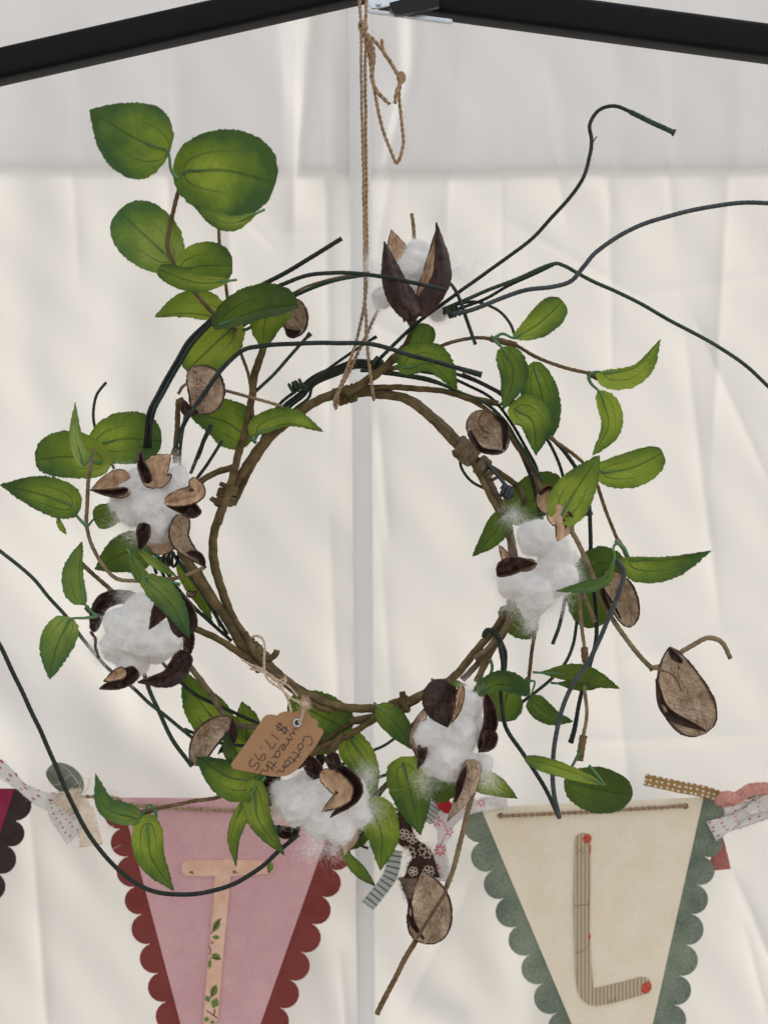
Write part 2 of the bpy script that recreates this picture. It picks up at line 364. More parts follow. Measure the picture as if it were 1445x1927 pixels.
MOLIVE=plain('olive_ribbon',(.15,.17,.12),(.2,.22,.17),scale=300,rough=.5,bs=.3,bscale=1200,trans=.3)
MBROWNC=plain('brown_cloth',(.028,.012,.008),(.05,.025,.018),scale=600,rough=.95,bs=.6,bscale=1800,trans=.05)
MBROWNF=plain('brown_cloth_pale',(.11,.07,.055),(.2,.14,.11),scale=400,rough=.95,bs=.8,bscale=1200)
MWHITEC=plain('white_cloth',(.7,.67,.66),(.82,.79,.78),scale=500,rough=.9,bs=.5,bscale=1500,trans=.3)
MFLOWER=plain('flower_print_pink',(.5,.03,.1),(.6,.15,.2),scale=500,rough=.9,bs=0)
MFLOWW=plain('flower_print_pale',(.55,.45,.36),(.7,.62,.52),scale=500,rough=.9,bs=0)
MREDC=plain('red_cloth',(.3,.01,.015),None,rough=.9,bs=.3)
MTHR=plain('pale_thread',(.6,.56,.48),None,rough=.9,bs=0,trans=.3)
MTHRD=plain('dark_thread',(.05,.04,.035),None,rough=.9,bs=0)
def holed(name,c1,kind):
    m,t,b,N,Lk=nmat(name); m.blend_method='HASHED' if hasattr(m,'blend_method') else None
    b.inputs['Base Color'].default_value=(*c1,1); b.inputs['Roughness'].default_value=.9
    tp=N('ShaderNodeBsdfTransparent'); mx=N('ShaderNodeMixShader')
    if kind=='lace':
        vo=N('ShaderNodeTexVoronoi'); vo.voronoi_dimensions='2D'; vo.inputs['Scale'].default_value=1; vo.inputs['Randomness'].default_value=.6; Lk(coords(t,'UV',(9,15,1)),vo.inputs['Vector'])
        f=ramp(t,vo.outputs['Distance'],[(.27,(1,1,1)),(.33,(0,0,0))])
    else:
        v=coords(t,'UV',(1,1,1)); sp=N('ShaderNodeSeparateXYZ'); Lk(v,sp.inputs[0])
        a=mth(t,'PINGPONG',mth(t,'MULTIPLY',sp.outputs[0],6),.5); d_=mth(t,'PINGPONG',mth(t,'MULTIPLY',sp.outputs[1],11),.5)
        ln=mth(t,'MINIMUM',a,d_); f=ramp(t,ln,[(.10,(0,0,0)),(.16,(.3,.3,.3))])
        Lk(ramp(t,ln,[(.10,c1),(.16,(.5,.52,.5))]),b.inputs['Base Color'])
    Lk(f,mx.inputs[0]); Lk(b.outputs[0],mx.inputs[1]); Lk(tp.outputs[0],mx.inputs[2]); Lk(mx.outputs[0],t.nodes['Material Output'].inputs[0]); return m
MLACE=holed('beige_lace',(.62,.5,.37),'lace')
MPLAID=holed('sheer_plaid',(.03,.05,.045),'plaid')

# ---------------------------------------------------------------- ground under the tent (unseen below the frame, added for its warm bounce light)
MGROUND=plain('pale_bounce_ground',(.16,.14,.115),(.24,.215,.18),scale=3,rough=.95,bs=.5,bd=.01,bscale=60)
mb=MB(); n=12
mb.add([Vector((-60+120*i/n,-60+120*j/n,0)) for j in range(n+1) for i in range(n+1)],[(j*(n+1)+i,j*(n+1)+i+1,(j+1)*(n+1)+i+1,(j+1)*(n+1)+i) for j in range(n) for i in range(n)])
mb.build('ground',MGROUND)['kind']='structure'
# ---------------------------------------------------------------- tent wall
WD=.24
CREASE=[ # x0,y0,x1,y1,width,amp(mm) in photo pixels on the wall
 (318,90,322,470,16,1.8),(130,120,150,500,30,1.6),(420,260,440,620,24,-1.6),(610,100,620,760,16,1.6),(860,60,840,420,30,-1.8),(1010,80,1060,400,24,1.5),(1140,60,1150,700,20,1.4),(1380,130,1340,800,30,-2.4),(960,420,1200,560,14,.8),(1180,560,1440,520,12,.7),(1000,640,1090,560,8,.5),(330,1120,480,1060,20,.9),(1150,1250,1400,1180,16,.9),(740,500,900,430,8,.6),(900,1640,760,1900,22,1.6),(230,500,260,1300,50,5),(960,1100,1000,1927,60,5),(1180,1500,1220,1927,30,3),(60,1500,90,1927,30,3),(20,100,60,700,60,3),(555,40,552,430,26,-2.2),(590,60,600,500,40,2.2),(760,180,712,460,18,1.4),
 (800,40,770,330,22,1.2),(942,60,944,560,7,.7),(1240,110,1262,420,22,1.6),(1090,230,1160,420,30,1),(1285,640,1345,1120,26,2.4),(1300,600,1440,900,20,1.5),
 (1150,1180,1180,1480,26,1.2),(1250,150,1120,330,40,1.2),(-20,1080,520,1720,95,-9),(30,1330,420,1560,60,4),(-40,1250,160,1650,50,3),  # the broad diagonal fold at lower left is made up to give a sun streak
 (780,560,960,470,30,1.2),(830,410,690,480,16,1),(620,980,640,1400,30,2),(712,780,730,1000,18,2),(715,1000,735,1300,22,1.2),
 (760,1180,1000,1060,60,2.4),(740,1890,870,1927,40,2.5),(560,1700,660,1930,50,-3.5),(640,1800,655,1960,16,1.8),(1380,1650,1460,1830,20,2.6),
 (1400,1750,1440,1900,12,1.6),(430,380,520,470,6,.5),(520,440,640,430,12,.6),(690,600,760,640,26,1.2),(880,1250,1200,1180,90,2),
 (1180,740,1100,1000,80,2),(120,560,80,1000,80,2.4),(540,1000,520,1300,90,2),(880,900,820,1250,70,1.8),(1000,1400,1400,1380,26,1.4),(700,820,650,700,24,1.5)]
def wall_disp(X,Y):
    X=X.astype(float); Y=Y.astype(float); dsp=np.zeros_like(X)
    for x0,y0,x1,y1,wd,am in CREASE:
        dx,dy=x1-x0,y1-y0; L=math.hypot(dx,dy); t=((X-x0)*dx+(Y-y0)*dy)/L/L; s=((X-x0)*dy-(Y-y0)*dx)/L
        tp=1/(1+np.exp(-(t)*14))*1/(1+np.exp((t-1)*14)); w_=wd*(1.25-.6*np.clip(t,0,1))
        dsp+=am*.001*tp*(np.exp(-(s/w_)**2) if wd>34 else 1.25*np.exp(-np.abs(s)/w_*1.25))
    dsp+=.0035*np.sin(X/190+.6*np.sin(Y/420))+.0011*np.sin(X/83+Y/300+1)+.0005*np.sin(X/41+Y/300)
    dsp+=.0006*np.sin(X/23-Y/37)*np.sin(Y/90)+.0018*np.sin(Y/170+X/240)
    return dsp*1.3
def grid_sheet(name,xs,ys,d,mt,parent,off=0,mask=None):
    X,Y=np.meshgrid(xs,ys); fade=np.clip((2600-np.abs(X-720))/800,0,1)*np.clip((2400-np.abs(Y-960))/800,0,1)
    dep=d-wall_disp(X,Y)*fade+off
    k=(D+d)/D/S
    V=np.stack([(X-722.5)*k, dep, Z0+(963.5-Y)*k],-1).reshape(-1,3)
    nx=len(xs); ny=len(ys); i,j=np.meshgrid(np.arange(ny-1),np.arange(nx-1),indexing='ij')
    a=(i*nx+j).ravel(); F=np.stack([a,a+nx,a+nx+1,a+1],-1)
    me=bpy.data.meshes.new(name); me.vertices.add(len(V)); loc=parent_world(parent); V=V-np.array(loc)
    me.vertices.foreach_set('co',V.ravel()); me.loops.add(F.size); me.loops.foreach_set('vertex_index',F.ravel().astype(np.int32))
    me.polygons.add(len(F)); me.polygons.foreach_set('loop_start',np.arange(0,F.size,4,dtype=np.int32)); me.update(calc_edges=True)
    me.polygons.foreach_set('use_smooth',np.ones(len(F),dtype=bool)); me.materials.append(mt)
    o=bpy.data.objects.new(name,me); col.objects.link(o); o.parent=parent; return o
wall=tag(empty('tent_wall',P(722,4500,WD)),'white cloth tent wall with a vertical seam hanging behind the wreath','tent wall')
xs=np.concatenate([np.arange(-4200,-60,120),np.arange(-60,1510,5),np.arange(1510,5600,120)]).astype(float)
ys=np.concatenate([np.arange(-1500,-60,120),np.arange(-60,1990,6),np.arange(1990,5200,120)])
grid_sheet('cloth_panel',xs,ys,WD,MWALL,wall)
# seam band of folded cloth, slightly slanted, with two stitch lines
def seam(x0t,x1t,x0b,x1b,off,mt):
    n=260; m=8; mb=MB(); vs=[]
    for i in range(n+1):
        y=-1400+i*(5000+1400)/n; t=y/1927
        xa=x0t+(x0b-x0t)*t; xb=x1t+(x1b-x1t)*t
        for j in range(m+1):
            x=xa+(xb-xa)*j/m; dd=float(wall_disp(np.array([x]),np.array([y]))[0]); k=(D+WD)/D/S
            vs.append(Vector(((x-722.5)*k, WD-dd+off-.0006*math.sin(math.pi*j/m), Z0+(963.5-y)*k)))
    fs=[(i*(m+1)+j,(i+1)*(m+1)+j,(i+1)*(m+1)+j+1,i*(m+1)+j+1) for i in range(n) for j in range(m)]
    mb.add(vs,fs); return mb.build('seam_strip',mt,wall)
seam(655,697,672,706,-.0022,MSEAM)
mb=MB()
for xt,xb in ((661,677),(691,700)):
    y=-60
    while y<1980:
        t=y/1927; x=xt+(xb-xt)*t; x2=xt+(xb-xt)*(y+7)/1927
        dd=float(wall_disp(np.array([x]),np.array([y]))[0]); k=(D+WD)/D/S
        a=Vector(((x-722.5)*k,WD-dd-.0032,Z0+(963.5-y)*k)); b=Vector(((x2-722.5)*k,WD-dd-.0032,Z0+(963.5-y-7)*k))
        tube(mb,[a,b],.00013,4); y+=10
o=mb.build('stitching',MSTITCH,wall); o['kind']='stuff'
# outer valance, hanging outside the wall: its shade is the cooler band across the top
val=tag(empty('tent_valance',P(722,-300,WD+.02)),'cooler doubled band of roof cloth across the top behind the wreath','valance')
mb=MB(); VB=326; SX,SY=14,-10
def lerp_edge(pts,y):
    for (x0,y0),(x1,y1) in zip(pts,pts[1:]):
        if y<=y1: return x0+(x1-x0)*(y-y0)/(y1-y0)
    return pts[-1][0]
def vpanel(le,re,nx):
    n=150; vs=[]
    for i in range(n+1):
        y=-1400+(VB+1400)*(i/n)**.55
        a_,b_=lerp_edge(le,y),lerp_edge(re,y); X=np.array([a_+(b_-a_)*j/nx for j in range(nx+1)]); Y=np.full(nx+1,y)
        fade=np.clip((2600-np.abs(X-720))/800,0,1)*np.clip((2400-np.abs(Y-960))/800,0,1); dd=wall_disp(X,Y)*fade
        for x,q in zip(X,dd):
            k=(D+WD)/D/S; vs.append(Vector(((x+SX-722.5)*k,WD-q+.006,Z0+(963.5-y-SY)*k)))
    mb.add(vs,[(i*(nx+1)+j,i*(nx+1)+j+1,(i+1)*(nx+1)+j+1,(i+1)*(nx+1)+j) for i in range(n) for j in range(nx)])
vpanel([(-2500,-1400),(-2500,400)],[(532,-1400),(533,40),(552,410)],300)
vpanel([(590,-1400),(588,40),(553,410)],[(756,-1400),(758,120),(716,330)],24)
vpanel([(780,-1400),(778,120),(718,330)],[(4200,-1400),(4200,400)],300)
mb.build('valance_cloth',MVAL,val)

# ---------------------------------------------------------------- tent frame
fr=tag(empty('tent_canopy_frame',P(690,20,.035)),'black metal roof bars of the tent meeting above the wreath','tent frame')
def beam(a,b,hw,d0,th,extra=0):
    """rounded rectangular bar between two photo points"""
    A=P(*a,d0+th/2); B=P(*b,d0+th/2); T=(B-A).normalized(); U=Vector((0,0,1)); U=(U-T*U.dot(T)).normalized(); F=Vector((0,1,0))
    h=hw; mbb=MB(); prf=[]; r=.0035
    for sx,sy,a0 in ((1,1,0),(-1,1,90),(-1,-1,180),(1,-1,270)):
        for k in range(5):
            an=R(a0+k*22.5); prf.append((sx*(h-r)+r*math.cos(an), sy*(th/2-r)+r*math.sin(an)))
    n=len(prf); N_=14; vs=[]
    for i in range(N_+1):
        c=A.lerp(B,i/N_)
        for u,v in prf: vs.append(c+U*u+F*v)
    fs=[(i*n+k,i*n+(k+1)%n,(i+1)*n+(k+1)%n,(i+1)*n+k) for i in range(N_) for k in range(n)]+[tuple(range(n)),tuple(range(N_*n+n-1,N_*n-1,-1))]
    mbb.add(vs,fs); return mbb
def hw(px,d): return px*(D+d)/D/S
beam((-900,330),(702,-32),hw(29.5,.03),.03,.018).build('roof_bar',MBLACK,fr)
beam((716,-15),(2400,212),hw(32,.03),.034,.018).build('roof_bar',MBLACK,fr)
mb=MB(); slab(mb,[(692,-60),(692,8),(700,15),(712,15),(760,3),(800,-4),(800,-60)],.026,.0018); mb.build('hinge_plate',MGALV,fr,smooth=False)
mb=MB(); slab(mb,[(733,14),(742,27),(760,27),(826,12),(826,-20),(733,5)],.022,.004); mb.build('hinge_cover',MBLK2,fr,smooth=False)
mb=MB(); slab(mb,[(690,17),(692,21),(846,42),(852,41),(850,36),(760,24)],.0275,.004); mb.build('lower_plate',MGALV,fr,smooth=False)
mb=MB()
for x,y in ((712,4),(775,-6)): slab(mb,disc(x,y,5),.0235,.003)
mb.build('rivet',MGALV,fr,smooth=False)

# ---------------------------------------------------------------- hanging twine
tw=tag(empty('hanging_twine',P(683,40,.02)),'brown jute twine tied in a bow round the roof joint and holding up the wreath','twine')
def jute(name,pts,r,d=0,fz=40,mt=MJUTE,par=None,wb=.0004,knots=True):
    c=wob(path(pts,d,3),wb,70,random.random()*9); mb=MB(); ply(mb,c,r,pitch=r*3.4); hairs(mb,c,fz,.006,.00005,1,.8)
    return mb.build(name,[mt,MFUZZ],par or tw)
RJ=.00105
jute('strand',[(678,-40,.018),(677,0,.016),(680,60,.012),(681,200),(685,400),(687,560,-.006),(690,640,-.012),(696,700,-.014),(702,742,-.012),(703,752,0)],RJ,.0,90)
jute('strand',[(689,-10,.02),(689,25,.016),(688,60,.016),(688,200),(690,400),(689,540,0),(676,620,-.006),(655,690,-.012),(637,738,-.016),(634,766,-.012)],RJ,.002,90)
jute('strand',[(712,582,.012),(695,618,.004),(672,668,-.006),(650,715,-.014),(630,752,-.014),(633,770,-.004)],RJ,.0,50)
jute('bow_loop',[(686,62),(699,70),(722,98),(744,132),(755,147),(751,172),(752,200),(759,255),(757,283),(747,307),(732,276),(717,231),(707,182),(700,137),(697,95),(687,66)],RJ*1.05,-.004,110)
jute('bow_tail',[(690,62),(700,82),(703,112),(699,144),(708,168),(720,184),(733,197)],RJ*1.2,-.007,50)
jute('bow_tail',[(718,74),(721,96),(734,116),(746,136),(754,150),(746,172),(743,195)],RJ*1.15,-.008,50)
jute('bow_tail',[(684,58),(692,90),(697,118),(700,138)],RJ*1.3,-.002,30)
def knot(x,y,rx,ry,d,r,mt,par,name='knot',n=5,fz=20):
    mb=MB()
    for k in range(n):
        ax=Vector([random.gauss(0,1) for _ in range(3)]).normalized(); u=ax.orthogonal().normalized(); v=ax.cross(u); c=P(x,y,d); pts=[]
        for q in range(15):
            a=2*math.pi*q/14+.2; w_=u*math.cos(a)+v*math.sin(a); pts.append(c+Vector((w_.x*rx/S,w_.y*rx/S,w_.z*ry/S))+ax*(q/14-.5)*r)
        tube(mb,crom(pts,40),r,7)
    hairs(mb,[P(x+random.uniform(-rx,rx),y+random.uniform(-ry,ry),d) for _ in range(8)],fz,.006,.00005,1)
    return mb.build(name,[mt,MFUZZ],par)
knot(683,50,7,11,.004,RJ*.9,MJUTE,tw,n=6); knot(755,146,6,9,-.005,RJ*.9,MJUTE,tw,n=6)

# ---------------------------------------------------------------- the wreath
wr=tag(empty('cotton_wreath',P(686,1030,0)),'round vine wreath of white cotton bolls, green cloth leaves and looping dark wires','wreath')
def vine(pts,rpx,d=0,mt=None,wrap=.16,name='vine',pitch=.009,step=2.6,wb=.0007):
    c=wob(path(pts,d,step),wb,55,random.random()*20); mb=MB(); sd_=random.random()*9
    tube(mb,c,lambda t:rpx/S*(1+.10*noise.noise(Vector((t*14,sd_,0)))),12,0,wrap,pitch)
    return mb.build(name,mt or MVINE,wr)
# ring strands
vine([(700,738),(622,745),(575,768),(522,811),(488,842),(452,893),(425,940),(404,1000),(402,1050),(413,1100),(436,1158),(474,1216),(530,1272),(596,1316),(670,1333),(750,1331)],8.5,0)
vine([(706,733),(640,736),(584,760),(535,795),(492,848),(462,900),(438,950)],7,.005)
vine([(499,636),(491,666),(478,707),(474,749),(462,811),(450,846),(440,890),(424,940),(412,985)],7,-.006)
vine([(340,1036),(378,1095),(420,1158),(452,1209),(490,1245),(560,1300)],8.5,-.004)
vine([(372,1072),(405,1130),(440,1178),(468,1216),(520,1268),(590,1322)],6.5,.006)
vine([(350,1176),(382,1190),(410,1203),(455,1231),(500,1262),(575,1306),(640,1330)],6.5,-.008)
vine([(460,1190),(486,1238),(530,1282),(590,1325),(625,1338)],5.5,-.010)
vine([(660,1357),(690,1352),(732,1338),(771,1318),(799,1305),(855,1273),(889,1232),(934,1180),(956,1150)],7.5,0)
vine([(570,1428),(604,1408),(646,1389),(690,1362),(729,1338),(752,1328)],6,-.004)
vine([(596,1402),(660,1362),(715,1346),(760,1330),(810,1302)],5.5,.004)
vine([(645,1384),(630,1400),(622,1424)],7,-.008)
vine([(896,1283),(924,1225),(951,1183),(962,1140),(962,1090)],6.5,-.006)
vine([(870,1280),(912,1232),(940,1190),(968,1130),(975,1080)],6,.005,MVINEG)
vine([(893,1240),(925,1215),(958,1170),(972,1120)],5,-.009,MVINEG)
vine([(705,736),(774,754),(826,795),(868,838),(905,880),(930,930),(951,975),(962,1020),(966,1080),(958,1160)],8.5,0,MVINEG)
vine([(700,744),(760,752),(812,790),(855,836),(890,872),(918,926),(942,968)],6,-.005,MVINE)
vine([(640,737),(705,729),(781,731),(836,737),(880,748),(937,760)],5.5,-.003)
vine([(836,737),(872,748),(909,766),(947,802),(971,837),(1000,880),(1020,925),(1030,945)],4.5,0,MTWIG)
vine([(890,862),(931,884),(960,903),(978,920),(990,950)],6,.006,MVINE)
vine([(650,742),(691,716),(729,685),(764,650),(778,615),(774,595)],8,-.007)
vine([(660,738),(705,704),(735,694),(771,683),(790,672)],4.5,-.004,MTWIG)
vine([(300,960),(378,905),(410,888),(440,880)],6,-.002)
vine([(345,1235),(365,1262),(392,1300),(425,1348),(445,1364),(480,1369),(560,1374)],5.5,-.004,MVINEG)
vine([(477,1238),(505,1240),(519,1232),(522,1224)],6,-.006,wrap=.05)
vine([(757,1328),(758,1312),(757,1302)],6,-.004,wrap=.05)
vine([(868,852),(858,856),(855,846)],5,-.004,wrap=.05)
vine([(420,940),(404,941),(398,936)],5,-.004,wrap=.05)
def coil(a,b,Rpx,turns,rpx,d=0,mt=None,name='binding'):
    A=P(*a,d); B=P(*b,d); T=(B-A).normalized(); u=Vector((0,1,0)); v=T.cross(u); pts=[]
    if name=='binding': turns*=1.5; rpx*=.8; Rpx*=.84
    n=int(turns*14); ph=random.random()*6
    for i in range(n+1):
        an=2*math.pi*i/14; q=A.lerp(B,i/n+.05*math.sin(i*.31+ph)); rr=Rpx/S*(1+.035*math.sin(i*.45+ph)+.02*math.sin(i*1.7)); pts.append(q+(u*math.cos(an)+v*math.sin(an))*rr)
    mb=MB(); c=wob(crom(pts,n*3),.0003,120,3); tube(mb,c,rpx/S,8,0,.1,.004); return mb.build(name,mt or MVINE,wr)
coil((632,748),(668,738),16,4,6); coil((862,838),(892,862),19,4,8,0,MVINEG); coil((900,872),(912,882),17,1.6,7,0,MVINEG)
coil((432,912),(420,952),17,4,6); coil((464,1216),(496,1248),20,4.5,6.5); coil((736,1334),(768,1324),15,5,5); coil((905,866),(925,905),12,3,4,0,MVINEG)
# wires
def wire(pts,rpx=3.2,d=-.02,mt=None,tip=0,name='wire'):
    c=wob(path(pts,d,2.4),.0005,50,random.random()*20); mb=MB()
    f=(lambda t: rpx/S) if not tip else (lambda t: rpx/S*(1+tip*max(0,(t-.93)/.07)))
    tube(mb,c,f,8,0,0,.0035,.05)
    return mb.build(name,mt or MWIRE,wr)
wire([(273,852,.0),(280,783),(301,738),(332,680),(356,641),(391,607),(429,574),(488,540),(540,511),(591,481),(643,449)],4.2,-.035)
wire([(282,850,.0),(288,783),(308,738),(338,685),(362,647),(398,610),(430,583),(470,558),(522,538),(574,520),(626,513),(661,514),(729,522),(781,533),(840,546)],3.8,-.038)
wire([(456,614,.01),(500,585,0),(553,558),(609,534),(690,516)],3.6,-.01,MWIREG); wire([(460,610,.01),(553,552),(609,529),(695,512)],2.4,-.008,MTWIG)
wire([(325,852,.0),(349,794),(373,756),(411,704),(453,662),(488,652),(557,647),(626,645),(695,648),(778,669),(854,691),(906,706)],4.2,-.04,tip=.4)
wire([(470,748,0),(505,714),(543,673),(584,627)],3.2,-.012,MWIREG,tip=.6)
wire([(373,862,0),(384,830),(398,800)],4.2,-.02); wire([(360,889,0),(378,845),(396,806)],3.6,-.02); wire([(369,903,0),(390,874),(418,829)],3.2,-.015); wire([(339,880,.0),(341,831),(349,776),(352,765)],3,-.012,MWIREG)
for q,off in enumerate(((0,0),(6,5),(14,9),(24,13),(3,12))):
    a,b=off; wire([(488+a,815+b,.012),(526+a,762+b),(557+a,736+b),(591,708+b*1.3),(635,690+b*1.1),(672,678+b),(722,683+b)] ,3,.004+.003*q,[MWIRE,MWIREG][q%2])
wire([(578,724),(620,693),(661,664),(690,645),(709,634)],2.8,-.002,tip=.3)
wire([(678,697,0),(723,699),(778,707),(816,716),(868,740),(909,756),(947,788),(971,826),(992,858),(1003,880),(1020,905)],3.2,-.004,MWIREG)
wire([(690,690,.004),(760,695),(830,706),(880,725),(925,750),(958,790),(985,835),(1010,880),(1017,930)],3,.006)
wire([(700,700,.004),(790,712),(860,736),(915,770),(950,800),(965,822),(984,862),(998,898),(1009,939),(1020,978)],3.4,.002)
wire([(850,700,.01),(920,728),(970,765),(1005,800),(1031,830),(1048,864),(1061,906),(1072,960),(1078,1010)],3.2,.006)
wire([(870,705,.01),(950,745),(1010,790),(1039,826),(1061,850),(1084,884),(1103,931),(1109,960),(1110,1020),(1110,1060),(1115,1100),(1121,1150),(1120,1207),(1106,1263),(1092,1311),(1082,1367),(1073,1398)],4,-.006,tip=.3)
coil((546,733),(572,720),9,4,3,.0,MWIREG,'wire_knot'); coil((838,590),(862,583),9,4,3,-.012,MWIREG,'wire_knot'); coil((702,680),(716,690),10,3,3,.0,MWIREG,'wire_knot')
coil((306,1048),(334,1056),12,3.4,3,0,MWIRE,'wire_knot'); coil((944,920),(962,930),10,3,4,-.004,MWIREB,'wire_knot')
wire([(700,690,.0),(715,674),(746,643),(781,612),(816,584),(868,546),(937,498),(992,456),(1033,415),(1091,345),(1109,292),(1112,263),(1109,234),(1126,208),(1155,200),(1185,210),(1226,231)],3.6,-.012,MWIRE)
wire([(1185,211),(1226,231),(1246,240),(1269,250)],5,-.012,MWIREG,tip=.5)
wire([(1110,276),(1116,266),(1122,257)],1.2,-.012)
wire([(833,582),(902,553),(971,525),(1037,498),(1060,500),(1092,518),(1158,549),(1213,576),(1274,610),(1335,643),(1396,683),(1438,720),(1490,775)],3.6,-.014,MWIREG)
wire([(840,588),(902,567),(954,539),(1006,515),(1040,499)],3,-.010)
wire([(850,591),(885,584),(937,563),(989,546),(1041,539),(1075,529),(1099,501),(1124,472),(1185,433),(1272,403),(1378,383),(1445,383),(1520,390)],4.2,-.022,MWIREB)
wire([(847,576),(875,569),(902,569),(937,584),(958,608),(967,630)],2.8,-.008,MWIREG)
wire([(843,529,.0),(861,553),(878,601),(894,648)],3.4,-.018)
wire([(865,858,.006),(868,881),(887,906),(917,922)],2.8,.008,MWIREG); wire([(915,870),(930,888),(950,913),(966,935)],3.6,-.006,MWIREB)
wire([(1157,1052),(1172,1071),(1170,1097),(1154,1140),(1132,1194),(1106,1246),(1078,1287),(1058,1332),(1044,1391),(1040,1450),(1043,1500),(1053,1541)],4.2,-.045,MWIREB)
wire([(1085,1165,0),(1078,1215),(1054,1260),(1009,1301),(975,1326),(940,1346)],3.2,.002,MWIREG); wire([(1066,1110),(1056,1160),(1050,1185),(1040,1213)],3.6,.0,MWIREG)
wire([(944,1300,.004),(950,1240),(944,1215),(930,1192),(915,1187),(909,1200)],5,-.014,name='wire')
wire([(940,1210),(946,1250),(942,1290),(946,1346),(958,1381),(1000,1443),(1030,1492),(1052,1538)],4,-.02)
wire([(-40,1150),(0,1212),(25,1265),(60,1340),(79,1378),(105,1440),(125,1486),(149,1538),(180,1588),(216,1630),(257,1663),(299,1680),(346,1684),(399,1677),(440,1663),(491,1632),(526,1601),(561,1570)],4.2,-.03)
wire([(-40,1005),(0,1037),(60,1085),(92,1123),(124,1158),(162,1209),(200,1255,.01),(248,1292),(283,1324),(315,1349),(369,1394)],3.6,.002,MWIREG)
wire([(266,1250,.01),(280,1292),(296,1330),(324,1391),(362,1442)],4.2,.006,MWIREG)
wire([(300,1240,.01),(324,1267),(362,1302),(417,1330),(483,1359),(540,1372)],3.4,.0); wire([(347,1372),(375,1383),(420,1400),(500,1405)],3.2,.004,MWIREG)
for k,(a,b) in enumerate((((272,1000),(436,1206)),((298,1005),(428,1195)),((310,1005),(415,1180)),((322,1010),(446,1200)),((285,1015),(400,1172)))):
    mx=(a[0]+b[0])/2+(-14,6,14,4,-20)[k]; my=(a[1]+b[1])/2+(12,0,-6,-10,14)[k]
    wire([(a[0],a[1],.006),(mx,my),(b[0],b[1])],3.4,.002+.003*k,[MWIRE,MWIREG][k%2])
wire([(280,1030),(286,1055),(296,1080)],3,.004); wire([(201,720),(183,744),(176,776),(179,802),(189,831),(215,883)],2.8,.004,MWIREG)
wire([(640,1440,.005),(688,1417),(726,1401),(775,1363),(820,1330)],2.8,.008,MWIREB); wire([(680,1480,.005),(709,1464),(754,1446),(785,1422)],3,.006); wire([(700,1500,.0),(713,1488),(740,1465),(778,1440)],3.6,.003,MTWIG)
wire([(706,1508),(722,1485),(741,1468),(769,1440)],3.6,.004); wire([(686,1559),(678,1575),(680,1590),(692,1596)],2.8,-.004,MWIREG)
# twigs
def twig(pts,rpx=4,d=-.005,mt=None): return vine(pts,rpx,d,mt or MTWIG,.22,'twig',.004,2.4,.0006)
twig([(347,311),(340,343),(330,381),(320,430),(316,461),(326,492),(339,509),(365,548),(399,586),(430,612),(446,622)],4,-.035); twig([(342,335),(336,352)],6.5,-.036)
twig([(413,430),(416,468),(427,551),(435,599),(450,652),(470,714),(476,800)],3,-.008); twig([(438,628),(448,645),(450,655)],7.5,-.02)
twig([(335,742),(349,724),(384,724),(415,733),(470,747),(533,766)],3,-.018,MTWIGT); twig([(346,750),(337,758),(334,796),(331,840),(330,872)],5,-.008); twig([(336,762),(338,752)],6,-.01)
twig([(176,842),(172,874),(166,918),(163,976),(166,997),(174,1026),(192,1060),(218,1087),(253,1092),(291,1090),(334,1087),(384,1068)],3.6,-.02,MTWIGT)
twig([(147,1053),(180,1085),(226,1126),(240,1140)],4,-.008,MTWIG); twig([(162,1142),(172,1152),(190,1160)],5,-.01)
twig([(816,657),(854,643),(895,636),(926,638),(961,645),(1006,671),(1058,690),(1106,703),(1131,714)],3.4,-.015); twig([(922,637),(945,643),(970,650)],6,-.016); twig([(1106,702),(1126,712)],5.5,-.016)
twig([(1000,790),(1031,820),(1061,842),(1095,870),(1114,892),(1131,939),(1158,1008),(1167,1022),(1181,1050)],3.4,-.02); twig([(1158,1016),(1172,1030),(1181,1052)],4.5,-.021,MTWIGT)
twig([(1016,1130,.004),(1009,1173),(1002,1221),(994,1277)],3.6,.0); twig([(994,1276),(991,1290)],5.5,-.002)
twig([(1086,1100),(1090,1135),(1096,1194),(1099,1225),(1099,1294),(1104,1339),(1096,1388),(1092,1410)],3.4,-.014,MTWIGT); twig([(1099,1218),(1101,1245)],6.5,-.015); twig([(1097,1385),(1090,1432)],7,-.02)
twig([(1095,1105),(1103,1130),(1118,1170)],4.5,-.012,MTWIGT)
twig([(1062,980,.0),(1082,1010),(1103,1055),(1134,1131),(1154,1170),(1182,1208),(1217,1249),(1230,1256),(1251,1249),(1286,1225),(1321,1204),(1341,1202),(1359,1211),(1374,1239)],4.6,-.015,MTWIGT)
twig([(1217,1249),(1226,1262)],4,-.015); twig([(252,1533),(293,1522),(360,1508),(410,1500),(470,1478),(500,1462)],3.6,-.02); twig([(252,1534),(296,1521)],5.5,-.021)
twig([(889,1490),(875,1546),(855,1627),(837,1680)],5,-.01,MTWIGT); twig([(790,1757),(761,1807),(736,1855),(709,1909)],5,-.008,MTWIG)
twig([(774,402),(777,425),(779,460)],3.6,.01,MTWIGT); twig([(1040,965),(1085,968),(1114,965)],4,.004,MTWIG); twig([(470,1470),(500,1465),(530,1452)],4,-.012)
# bits of jute left on the ring
mb=MB()
for a in ([(455,1240),(475,1252),(505,1268),(540,1290),(560,1310)],[(470,1250),(500,1262),(520,1282),(536,1278)]): 
    c=wob(path(a,-.012,3),.001,80,random.random()*9); tube(mb,c,.0007,6); hairs(mb,c,70,.007,.00005,1)
mb.build('loose_string',[MJUTEP,MFUZZ],wr)

